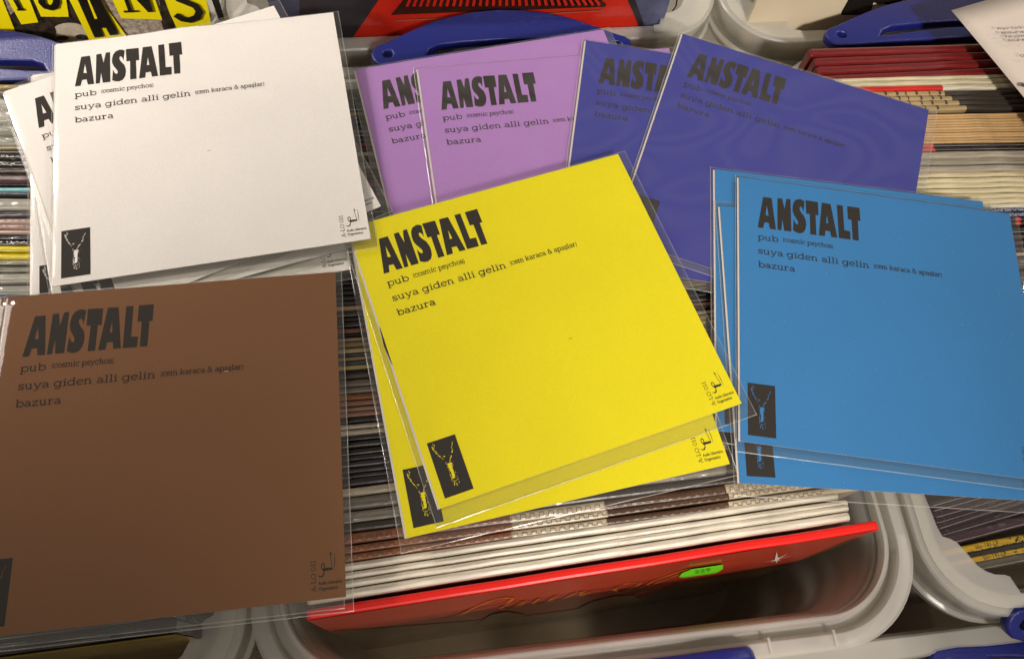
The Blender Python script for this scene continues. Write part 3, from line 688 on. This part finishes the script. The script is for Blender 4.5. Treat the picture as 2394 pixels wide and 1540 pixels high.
for i, (a, b, yf, c, kind, word) in enumerate(right):
    rlp(a, b, yf, c, kind, '%s, %s from the back of the right crate' % (word, ORD(i+1)), i, endL=True, thick=.0066)
cols = [((2200, 184), 176, (208, 198, 160), 'matte', 'cream'), ((2200, 196), 185, (206, 196, 160), 'gloss', 'cream'), ((2200, 209), 197, (206, 34, 26), 'gloss', 'red and white')]
for i, (a, yf, c, kind, word) in enumerate(cols):
    b = (2300, a[1]-2.5); segs = None
    if 'red' in word: segs = [((at(2208, 205, ZT)-at(1900, 215, ZT)).length*.42, spine_mat((216, 208, 180), 'gloss'))]
    o, pos, th = rlp(a, b, yf, c, kind, '%s spine, %s in front of the maroon boxes' % (word, ORD(i+1)), i, uL=.302)
    if 'red' in word:
        # the red half ends at px x=2208
        bpy.data.objects.remove(o)
        rlp(a, b, yf, c, kind, 'red and white spine just in front of the cream ones in the right crate', i, uL=.302, segs=[(pos+.0021, spine_mat((216, 208, 180), 'gloss'))])
for i in range(4):
    yn = 222+i*11.6; o, pos, th = rlp((2200, yn), (2300, yn-1.5), yn-11, (176, 152, 108), 'gloss', 'tan and black spine with a printed stone wall, %s of four' % ORD(i+1), i, uL=.300,
                     segs=[(.085+.004*i, spine_mat((60, 52, 44), 'gloss'))])
    o.data.materials[1] = spine_mat((60, 54, 46), 'gloss')
    I = Ink(); x = pos-.075
    while x < pos+.006:                         # printed stones parted by dark gaps
        w_ = random.uniform(.006, .011); I.strip([(x, 0.0003), (x+.0006, th*.5), (x+.0002, th-.0003)], random.uniform(.0008, .0018)); x += w_
    mesh('stone_print', [(v[0], v[1], LPH+.0001+v[2]) for v in I.v], I.f, flat('stone_gap_print', (66, 54, 42), .5), o)
yy = 264; n = 0
while yy < 484:
    if yy < 332: st_, c, kd, w_ = 6.2, random.choice([(196, 160, 108), (188, 152, 104), (204, 168, 116)]), 'matte', 'straw yellow'
    elif yy < 342: st_, c, kd, w_ = 9, (48, 40, 34), 'film', 'black and red'
    elif yy < 392: st_, c, kd, w_ = 16.5, random.choice([(168, 158, 138), (128, 120, 106), (150, 142, 122)]), 'film', 'grey shiny film-wrapped'
    elif yy < 470: st_, c, kd, w_ = 12.5, random.choice([(214, 202, 164), (206, 192, 152), (210, 198, 158)]), 'matte', 'cream'
    else: st_, c, kd, w_ = 12, (216, 208, 184), 'matte', 'white'
    n += 1; segs = None
    if w_ == 'black and red': c, segs = (196, 70, 52), [(.062, spine_mat((40, 34, 30), 'film'))]
    rlp((2300, yy+st_), (2390, yy+st_-1.5), yy+.6, c, kd, '%s spine, %s before the stone-printed four in the right crate' % (w_, ORD(n)), n, uL=.300, segs=segs, z=ZT-random.uniform(0, .0015))
    yy += st_
NAVY = (28, 40, 84)
for i, (yf, yn, c, kd, w_) in enumerate([(484, 495, NAVY, 'gloss', 'navy with white words'), (497, 507, NAVY, 'gloss', 'navy with white words'), (508, 517, (30, 36, 28), 'gloss', 'black with red blocks'), (518, 526, (30, 36, 28), 'gloss', 'black with red blocks'),
     (529, 544, (30, 30, 30), 'film', 'black'), (546, 559, (66, 44, 40), 'gloss', 'brown'), (561, 573, (68, 46, 42), 'gloss', 'brown'), (575, 588, (62, 42, 38), 'gloss', 'brown'),
     (589, 596, (196, 168, 148), 'film', 'pinkish cream'), (597, 625, (96, 90, 84), 'film', 'grey film-wrapped'), (626, 660, (54, 50, 50), 'film', 'dark film-wrapped'), (661, 700, (60, 70, 52), 'film', 'dark green')]):
    o, pos, th = rlp((2380, yn), (2394, yn-.4), yf, c, kd, '%s spine at the right edge, %s in front of the cream ones' % (w_, ORD(i+1)), i, uL=.300)
    if 'words' in w_:
        I = Ink(); ftext(I, 'traffic on the escape, here (as it is) The third', pos-.056, pos+.022, -th*.25, th*.42, .0, fn=lambda x, y: (x, -y))
        ftext(I, 'escape, here comes and the The Third', pos-.036, pos+.03, -th*.68, th*.3, .0, fn=lambda x, y: (x, -y))
        mesh('spine_lettering', [(v[0], v[1], LPH+.0001+v[2]) for v in I.v], I.f, flat('white_print', (215, 215, 215), .5), o)
    if 'blocks' in w_:
        I = Ink(); x = pos-.03
        while x < pos+.03: I.strip([(x, th*.5), (x+.004, th*.5)], th*.8); x += .0095
        mesh('spine_blocks', [(v[0], v[1], LPH+.0001+v[2]) for v in I.v], I.f, flat('red_print', (200, 48, 34), .5), o)
# hidden middle stretch of the right crate is covered by the light blue singles; the front stretch shows again
def z5b(x, y): return (2046+x*.26, 1140+y*.26)
fr = [((470, 190), (900, 75), .0040, (58, 44, 42), 'film', 'dark film-wrapped'), ((500, 235), (960, 105), .0042, (50, 38, 38), 'film', 'dark film-wrapped'),
      ((520, 285), (1090, 125), .0046, (62, 46, 48), 'film', 'plum film-wrapped'), ((535, 335), (1090, 172), .0046, (56, 40, 42), 'film', 'plum film-wrapped'), ((560, 395), (1090, 232), .0048, (64, 44, 48), 'film', 'plum film-wrapped'), ((590, 455), (1120, 300), .0050, (50, 38, 40), 'film', 'dark film-wrapped'),
      ((700, 515), (1180, 392), .0070, (66, 46, 50), 'film', 'plum film-wrapped'), ((815, 596), (1338, 492), .0048, (206, 166, 22), 'gloss', 'yellow with black lettering'),
      ((850, 640), (1338, 545), .0042, (30, 26, 22), 'gloss', 'black'), ((880, 690), (1338, 598), .0046, (204, 164, 24), 'gloss', 'yellow with black lettering'), ((940, 745), (1338, 668), .0068, (96, 88, 74), 'film', 'clear film-wrapped grey')]
for i, (a, b, th, c, kd, w_) in enumerate(fr):
    segs = None
    o, pos, th = rlp(z5b(*a), z5b(*b), 0, c, kd, '%s spine, %s from the front at bottom right' % (w_, ORD(len(fr)-i)), i, thick=th*1.12, uL=.3125, z=-.061)
    if 'lettering' in w_:
        I = Ink(); mx = (at(*z5b(1020, 520), -.061)-at(*z5b(*a), -.061)).length+pos
        ftext(I, 'kbr-141-LP', mx-.009, mx+.007, -th*.30, th*.55, .0, fn=lambda x, y: (x, -y))
        for q in range(46):
            x = mx-.028+q*.0012; I.strip([(x, .0003), (x+random.uniform(-.0006, .0006), random.uniform(.0006, .0014))], .0006)
        for q in range(60):
            x = mx+.012+random.random()*.05; yy_ = random.uniform(.0008, th-.0006); I.strip([(x, yy_), (x+random.uniform(.0005, .0016), yy_+random.uniform(-.0006, .0006))], random.uniform(.0003, .0009))
        mesh('spine_lettering', [(v[0], v[1], LPH+.0001+v[2]) for v in I.v], I.f, flat('black_print', (30, 26, 20), .5), o)

# the stretches that lie under the singles, so that the crates are full from any side
FILL = [(38, 34, 30), (70, 62, 52), (150, 140, 120), (48, 40, 38), (104, 92, 76), (60, 30, 28), (190, 178, 150), (44, 48, 56)]
def fill(u0, v0, v1, ang, words, grp, z=ZT-.003):
    v_, k_ = v0, 0
    while v_ < v1:
        t_ = random.uniform(.0036, .0056); k_ += 1
        p_ = world(u0+random.uniform(-.002, .002), v_)
        lp(p_, ang, 0, LPL, t_*.95, spine_mat(FILL[(k_*5+int(v0*100)) % 8], random.choice(['gloss', 'film'])), label=words % ORD(k_), group=grp, z=z-random.uniform(0, .002)); v_ += t_
va = uv(at(40, 702, ZT))[1]
fill(-.466, .095, va-.005, TH-R(4.4), 'record hidden below the brown singles, %s of that row from the front', 'records standing in the left crate')
fill(.316, .150, .216, TH+R(.5), 'record hidden below the light blue singles, %s of that row from the front', 'records standing in the right crate', z=ZT-.012)

# ------------------------------------------------------------------ crates
def rrect(x0, x1, y0, y1, r, n=16):
    pts = []
    for cx, cy, a0 in ((x1-r, y0+r, -90), (x1-r, y1-r, 0), (x0+r, y1-r, 90), (x0+r, y0+r, 180)):
        for i in range(n+1):
            a = R(a0+90*i/n); pts.append((cx+r*math.cos(a), cy+r*math.sin(a)))
    return pts
ZR = -.055
def crate(u0, u1, v0, v1, label, flange=.012, lobes=True, zr=ZR, depth=.265, rad=.05):
    w, l = u1-u0, v1-v0
    mw = Matrix.Translation(world((u0+u1)/2, (v0+v1)/2, zr-depth)) @ Matrix.Rotation(TH, 4, 'Z')
    root = empty('storage_crate', mw, label, 'crate', 'milky plastic crates full of records')
    def loop(ins, z): return [(x, y, z) for x, y in rrect(-w/2+ins, w/2-ins, -l/2+ins, l/2-ins, max(.006, rad-ins*.7))]
    def loft(name, levels, solid=.0016, close=False):
        vs, fs = [], []
        for ins, z in levels: vs += loop(ins, z)
        n = len(loop(0, 0))
        for k in range(len(levels)-1):
            for i in range(n): j = (i+1) % n; fs.append((k*n+i, k*n+j, (k+1)*n+j, (k+1)*n+i))
        if close: fs.append(tuple((len(levels)-1)*n+i for i in range(n)))
        o = mesh(name, vs, fs, CRATE, root, True); o.data.set_sharp_from_angle(angle=R(38))
        mo = o.modifiers.new('s', 'SOLIDIFY'); mo.thickness = solid; mo.offset = 0
        return o
    h = depth
    if lobes:
        loft('rim', [(.0, h-.020), (.0, h-.0008), (.0008, h), (flange-.0008, h), (flange, h-.0008), (flange+.0012, h-.010)])
        loft('lower_rim', [(.0135, h-.0235), (-.0012, h-.0235), (-.0020, h-.0242), (-.0012, h-.029)])
    else:
        loft('rim', [(.0005, h-.026), (.0, h-.0048), (.0010, h-.004), (.0078, h-.004), (.0085, h-.0048), (.0090, h-.0115), (.0096, h-.0125), (.0150, h-.0125), (.0156, h-.0115), (.0160, h-.0008), (.0165, h), (.0180, h), (.0185, h-.0010), (.0190, h-.010)])
        flange = .0178
    loft('wall', [(flange+.0020, h-.011), (flange+.0030, h-.026), (flange+.0045, h-.030), (flange+.0055, h-.06), (flange+.010, .014), (flange+.016, .002), (flange+.04, .0)], close=True)
    if lobes:
        inn = [(.012, .088), (.0135, .0749), (.0150, .0560), (.0165, .0500), (.0210, .0480), (.0245, .0455), (.0283, .0392), (.0327, .0307), (.0370, .0268), (.0421, .0243), (.0480, .0235), (.0510, .0222), (.0528, .0170), (.0545, .0120), (.0600, .0110)]
        out = [(.0600, .004)]+[(.05-.046*math.sin(R(a)), .05-.046*math.cos(R(a))) for a in range(0, 91, 10)]+[(.004, .088)]
        poly = inn+out
        for sx, sy in ((1, 1), (-1, 1), (1, -1), (-1, -1)):
            P = [(sx*(x-w/2), sy*(y-l/2), h+.0012) for x, y in poly]
            o = mesh('corner_shelf', P, [tuple(t) for t in tri([(p[0], p[1]) for p in P])], CRATE, root)
            mo = o.modifiers.new('s', 'SOLIDIFY'); mo.thickness = .0018; mo.offset = 0
    # moulded ribs on the skirt
    for sx in (-.34, -.24, .24, .34):
        for sy in (-1, 1):
            x = sx*w; y0 = sy*(l/2-.0015)
            mesh('skirt_rib', [(x-.0008, y0, h-.022), (x+.0008, y0, h-.022), (x+.0008, y0-sy*.009, h-.022), (x-.0008, y0-sy*.009, h-.022), (x-.0008, y0, h-.002), (x+.0008, y0, h-.002), (x+.0008, y0-sy*.009, h-.002), (x-.0008, y0-sy*.009, h-.002)],
                 [(0, 1, 2, 3), (4, 7, 6, 5), (0, 4, 5, 1), (1, 5, 6, 2), (2, 6, 7, 3), (3, 7, 4, 0)], CRATE, root)
    return root
A2 = crate(-.1118, .2907, -.0020, .452, 'milky plastic crate in the middle, big red record at its front', flange=.020, lobes=False, rad=.060)
A1 = crate(-.5160, -.1150, .0052, .452, 'milky plastic crate at the left under the white and brown singles')
A3 = crate(.2925, .6930, .0040, .440, 'milky plastic crate at the right with a wide rounded corner, maroon boxes at its back')
B2 = crate(-.1370, .2634, .4660, .912, 'milky plastic crate behind the middle one, red cover standing in it', rad=.055)
B3 = crate(.2665, .6670, .4545, .900, 'milky plastic crate at the back right, white cover with black shape standing in it', rad=.055)
B1 = crate(-.5410, -.1405, .4700, .915, 'milky plastic crate at the back left, black and yellow cover standing in it', rad=.055)
C2 = crate(.095, .4965, -.452, .0000, 'milky plastic crate at the bottom right, closest to the viewer', zr=-.085)
C1 = crate(-.3090, .0920, -.452, .0000, 'milky plastic crate at the bottom left, closest to the viewer', zr=-.085)

# ---- blue carrying handles
def handle(pivot, label, flip=1, parent=None, tilt=0.0, sx=1.0, sy=1.0):
    cu = bpy.data.curves.new('h', 'CURVE'); cu.dimensions = '2D'; cu.fill_mode = 'BOTH'; cu.extrude = .0022; cu.bevel_depth = .0017; cu.bevel_resolution = 3
    Lh = .176
    half = [(.0, .0), ]
    top = [(-.0010, .0105), (.0080, .0155), (.0216, .0228), (.0370, .0302), (.0523, .0350), (.0700, .0386), (.088, .0400)]
    endc = [(.0100*math.cos(R(a)), .0100*math.sin(R(a))) for a in (-110, -135, -160, 175, 150, 125)]
    left = [(.088, -.0080), (.030, -.0090), (.010, -.0104)]+[(x*1.04, y*1.04) for x, y in endc]+top
    outer = left+[(Lh-x, y) for x, y in left[::-1]][1:-1]
    sl = [(.0270, -.0024), (.0320, .0040), (.0400, .0080), (.0571, .0097), (.088, .0108)]
    slb = [(.088, .0042), (.060, .0018), (.040, -.0010)]
    slot = sl+[(Lh-x, y) for x, y in sl[::-1]][1:]+[(Lh-x, y) for x, y in slb[::-1]]+slb[1:]
    def shrink(poly, e):
        c = []; n = len(poly)
        for i, p in enumerate(poly):
            a, b = poly[i-1], poly[(i+1) % n]; dx, dy = b[0]-a[0], b[1]-a[1]; l_ = math.hypot(dx, dy) or 1
            c.append((p[0]+dy/l_*e, p[1]-dx/l_*e))
        return c
    area = lambda P: sum(P[i-1][0]*P[i][1]-P[i][0]*P[i-1][1] for i in range(len(P)))
    e = .0014
    outer = shrink(outer, e*(-1 if area(outer) > 0 else 1)); slot = shrink(slot, e*(1 if area(slot) > 0 else -1)*1.0)
    holes = [[(cx+.0052*math.cos(a/16*6.2832), .0006+.0052*math.sin(a/16*6.2832)) for a in range(16)] for cx in (0.0015, Lh-.0015)]
    for P in [outer, slot]+holes:
        s_ = cu.splines.new('POLY'); s_.points.add(len(P)-1)
        for i, p in enumerate(P): s_.points[i].co = (p[0]*sx, p[1]*flip*sy, 0, 1)
        s_.use_cyclic_u = True
    o = bpy.data.objects.new('h', cu); COL.objects.link(o)
    me = bpy.data.meshes.new_from_object(o.evaluated_get(bpy.context.evaluated_depsgraph_get()))
    bpy.data.objects.remove(o); bpy.data.curves.remove(cu)
    me.materials.clear()
    ob = link('handle', me, BLUE, parent); ob['label'] = label
    for p_ in me.polygons: p_.use_smooth = abs(p_.normal.z) < .98
    mw = Matrix.Translation(pivot) @ Matrix.Rotation(TH, 4, 'Z') @ Matrix.Rotation(tilt, 4, 'X')
    bpy.context.view_layer.update()
    ob.matrix_parent_inverse = Matrix(); ob.matrix_basis = parent.matrix_world.inverted() @ mw
    return ob
handle(world(-.0138, .4333, -.030), 'blue handle behind the lilac singles', parent=A2)
handle(world(.3398, .4339, -.030), 'blue handle behind the maroon boxes', parent=A3, sx=1.12, sy=.92)
handle(world(-.398, .4333, -.030), 'blue handle behind the white singles', parent=A1)
handle(at(2383, 1452, -.06), 'blue handle folded out at the front', flip=-1, parent=A3, tilt=R(35))
pr_ = at(1722, 1540, -.062)
handle(pr_-U*.176, 'blue handle hanging at the front', flip=-1, parent=A2, tilt=R(72))
handle(at(2206, 1556, -.088), 'blue handle at the bottom edge', flip=-1, parent=C2)
# a few records standing low in the nearest crates
for i, (c, w_) in enumerate((((206, 150, 30), 'yellow'), ((120, 110, 96), 'grey'), ((88, 78, 66), 'brown'))):
    p0 = world(.150, -.040-.012*i+.0, 0); lp(p0, TH, 0, LPL, .006, spine_mat(c, 'film'), label='%s spine standing low in the crate at the bottom right, %s from its back' % (w_, ORD(i+1)), group='records standing in the nearest crates', z=-.10)

# ------------------------------------------------------------------ big covers facing the viewer in the back crates
def cover_thing(vc, u0, u1, z0, z1, mat, label, name='vinyl_record', thick=.004):
    mw = Matrix.Translation(world(u0, vc, z0)) @ Matrix.Rotation(TH, 4, 'Z')
    w, h = u1-u0, z1-z0
    vs = [(0, 0, 0), (w, 0, 0), (w, thick, 0), (0, thick, 0), (0, 0, h), (w, 0, h), (w, thick, h), (0, thick, h)]
    o = mesh(name, vs, [(0, 3, 2, 1), (4, 5, 6, 7), (0, 1, 5, 4), (1, 2, 6, 5), (2, 3, 7, 6), (3, 0, 4, 7)], mat)
    o.matrix_world = mw; tag(o, label, 'record')
    inv_ = mw.inverted(); org = world(0, vc, 0)
    lay = [0]
    def pr(pts, m, nm, f=None):
        lay[0] += 1; out = .0002*lay[0]
        P = []
        for p in pts:
            q = inv_ @ wall_pt(*(f(*p) if f else p), org, V); P.append((q.x, -out, q.z))
        mesh(nm, P, [tuple(t) for t in tri([(p[0], p[2]) for p in P])], m, o)
    def ps(pts, w_, m, nm, f=None):
        lay[0] += 1; out = .0002*lay[0]; I = Ink(); P = []
        for p in pts:
            q = inv_ @ wall_pt(*(f(*p) if f else p), org, V); P.append((q.x, q.z))
        I.strip(P, w_); mesh(nm, [(v[0], -out-v[2], v[1]) for v in I.v], I.f, m, o)
    return o, pr, ps
zz1 = lambda x, y: (x*.21978, y*.21978)
YC = flat('yellow_print', (255, 236, 12), .35, .4, coat=.4)
KC = flat('black_print_gloss', (26, 22, 20), .35, .4, coat=.4)
GRAIN = flat('grainy_grey_photo', (196, 182, 162), .4, .3, nz=1, nscale=260, nrgb=(120, 108, 96), coat=.4)
DARKG = flat('dark_grainy_photo', (24, 20, 18), .4, .3, nz=1, nscale=170, nrgb=(66, 56, 48), coat=.4)
o, pr, ps = cover_thing(.486, -.470, -.1575, -.33, .006, GRAIN, 'black and yellow cover with cut-out letters, standing in the back left crate')
pr([(310, -60), (760, -60), (900, 300), (1000, 460), (180, 460), (110, 160), (230, 60)], DARKG, 'cover_photo', zz1)
pr([(740+195*math.cos(a/20*6.2832), 345+110*math.sin(a/20*6.2832)*(1 if a < 10 else .95)) for a in range(20)], flat('pale_photo', (214, 200, 178), .4, .3, nz=.25, nscale=120, coat=.4), 'cover_figure', zz1)
for cx, cy, rx, ry in ((660, 402, 74, 26), (862, 384, 62, 24), (560, 350, 36, 80)):
    pr([(cx+rx*math.cos(a/14*6.2832), cy+ry*math.sin(a/14*6.2832)) for a in range(14)], DARKG, 'cover_figure', zz1)
pr([(-60, -60), (10, -60), (180, 362), (-60, 372)], YC, 'letter_card', zz1)
pr([(60, -60), (300, -60), (410, 225), (230, 247)], YC, 'letter_card', zz1)
pr([(340, -60), (700, -60), (735, 165), (440, 163)], YC, 'letter_card', zz1)
pr([(720, -60), (1040, -60), (1352, 371), (955, 415)], YC, 'letter_card', zz1)
pr([(1180, -60), (1640, -60), (1727, 192), (1290, 176)], YC, 'letter_card', zz1)
pr([(1725, -60), (2190, -60), (2252, 262), (1890, 300)], YC, 'letter_card', zz1)
pr([(2240, -60), (2320, -60), (2392, 186), (2330, 198)], KC, 'black_bar', zz1)
pr([(1690, -60), (1740, -60), (1870, 300), (1750, 310), (1712, 200), (1727, 192)], DARKG, 'cover_photo', zz1)
ps([(185, 78), (262, 73)], .0018, KC, 'cut_out_letter', zz1); ps([(150, -60), (224, 76)], .0028, KC, 'cut_out_letter', zz1)
ps([(440, -60), (452, 0), (490, 40), (540, 52), (590, 36), (606, -10), (600, -60)], .0046, KC, 'cut_out_letter', zz1)
pr([(815, -60), (838, -20), (1010, 368), (1107, 355), (1070, 265), (1130, 262), (1175, 345), (1268, 333), (1060, -60)], KC, 'cut_out_letter', zz1)
pr([(926, -60), (1012, 166), (1040, 162), (946, -60)], YC, 'letter_card', zz1)
ps([(1320, 86), (1472, 80)], .0020, KC, 'cut_out_letter', zz1); ps([(1340, -60), (1392, 84)], .0028, KC, 'cut_out_letter', zz1)
pr([(1440, -60), (1582, 90), (1634, 84), (1590, -60)], KC, 'cut_out_letter', zz1)
ps([(1880, -60), (1960, -30), (2080, 20), (2125, 80), (2100, 140), (2020, 172), (1940, 158), (1870, 112)], .0052, KC, 'cut_out_letter', zz1)
for i, (c, w_) in enumerate((((40, 34, 32), 'black'), ((120, 104, 88), 'brown'), ((60, 54, 48), 'dark grey'))):
    q, _, _ = cover_thing(.4915+.006*i, -.468, -.1545+.003*i, -.33, .006, spine_mat(c, 'film'), '%s film-wrapped record, %s behind the black and yellow cover' % (w_, ORD(i+1)), thick=.005)
    q['group'] = 'records standing in the back left crate'
# red cover with a dark keyboard-like grille
SLATE = flat('slate_blue_print', (66, 66, 84), .4, .4, nz=1, nscale=24, nrgb=(92, 98, 130), coat=.4)
DKS = flat('dark_slate_print', (52, 46, 52), .4, .4, nz=.4, nscale=20, coat=.4)
RD = flat('orange_red_print', (206, 44, 22), .3, .4, nz=.5, nscale=12, nrgb=(176, 30, 22), coat=.5)
o, pr, ps = cover_thing(.484, -.098, .214, -.33, .006, SLATE, 'red cover with a dark grille picture, standing in the crate behind the middle one')
pr([(700, -30), (905, -30), (830, 110), (700, 118)], DKS, 'cover_background', None)
pr([(898, -30), (885, 0), (822, 92), (816, 120), (1500, 96), (1494, 58), (1468, 0), (1462, -30)], RD, 'cover_machine', None)
pr([(1466, -30), (1474, -30), (1506, 58), (1512, 96), (1498, 96), (1492, 58), (1464, -8)], DKS, 'cover_background', None)
GRL = flat('dark_grille_print', (60, 28, 20), .35, .4, nz=.4, nscale=60, coat=.4)
pr([(935, -30), (948, -8), (914, 34), (930, 33), (1414, 15), (1418, 8), (1408, 2), (1400, -30)], GRL, 'cover_grille', None)
for i in range(30):
    x = 952+i*15.4; sk = (1180-x)*.03
    ps([(x+sk*1.6, -16), (x-sk*.1, 14-(x-950)*.036)], .0022, RD, 'grille_slat', None)
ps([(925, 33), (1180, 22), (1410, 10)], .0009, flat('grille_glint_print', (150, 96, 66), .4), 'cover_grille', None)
# white cover with a black figure shape
o, pr, ps = cover_thing(.476, .283, .595, -.33, .006, flat('off_white_cover', (214, 200, 170), .45, .4, nz=.05, nscale=12, coat=.3), 'white cover with a black torn shape, standing in the crate at the back right')
z7 = lambda x, y: (1870.8+x*.21856, y*.21856)
pr([(438, 162), (442, 128), (480, 60), (545, -60), (1110, -60), (1085, 10), (1060, 45), (985, 62), (932, 80), (934, 46), (880, 44), (832, 50), (800, 28), (783, 30), (770, 80), (742, 152), (600, 163)], KC, 'black_figure', z7)
ps([(1586, -20), (1580, 14), (1572, 26)], .0012, KC, 'black_line', None)

# ------------------------------------------------------------------ printed letter lying at the top right
zp = .012
tl = at(2224, 25, zp); dn = (at(2394, 244, zp)-tl).normalized(); rt = Vector((-dn.y, dn.x, 0))
if rt.x < 0: rt = -rt
vs, fs = [], []; n = 16; Wp, Hp = .210, .297
for j in range(n+1):
    for i in range(n+1):
        q = tl+rt*(Wp*i/n)+dn*(Hp*j/n); q.z = zp+.004*math.sin(j/n*3.0)*(1-i/n)+.003*(i/n)
        if i < 4 and j < 3: q.z += .0
        vs.append(q)
for j in range(n):
    for i in range(n): b = j*(n+1)+i; fs.append((b, b+1, b+n+2, b+n+1))
letter = mesh('letter', vs, fs, paper('letter_paper', (216, 204, 190)), None, True)
mo = letter.modifiers.new('s', 'SOLIDIFY'); mo.thickness = .00015; mo.offset = -1
tag(letter, 'white printed letter lying over the right crate, running out of the picture', 'letter')
I = Ink()
def onl(x, y):
    p = at(x, y, zp+.0046); return (p.x, p.y)
for s_, x0, y0, w_ in (('Från: Lars-Erik', 2330, 73, 84), ('Skickat: den 5', 2338, 83, 74), ('Till: pstmer', 2346, 92, 60), ('Ämne: Beg', 2353, 101, 50)):
    ftext(I, s_, x0, x0+w_, y0, 5.4, .006, fn=lambda x, y, x0=x0: onl(x, y-(x-x0)*.05))
ftext(I, 'Om', 2383, 2402, 137, 7, .0, fn=lambda x, y: onl(x, y))
c_ = (2392, 202)
I.poly([onl(c_[0]+9*math.cos(a/12*6.2832), c_[1]+5*math.sin(a/12*6.2832)) for a in range(12)])
mesh('letter_text', [(v[0], v[1], zp+.0058+v[2]) for v in I.v], I.f, flat('letter_ink', (70, 62, 58), .6), letter)

# ------------------------------------------------------------------ table under the crates
tb = mesh('table_top', [(-3, -3, -.352), (3, -3, -.352), (3, 3, -.352), (-3, 3, -.352)], [(0, 1, 2, 3)], flat('table_laminate', (168, 146, 120), .5, .4, nz=.25, nscale=6))
tag(tb, kind='structure')
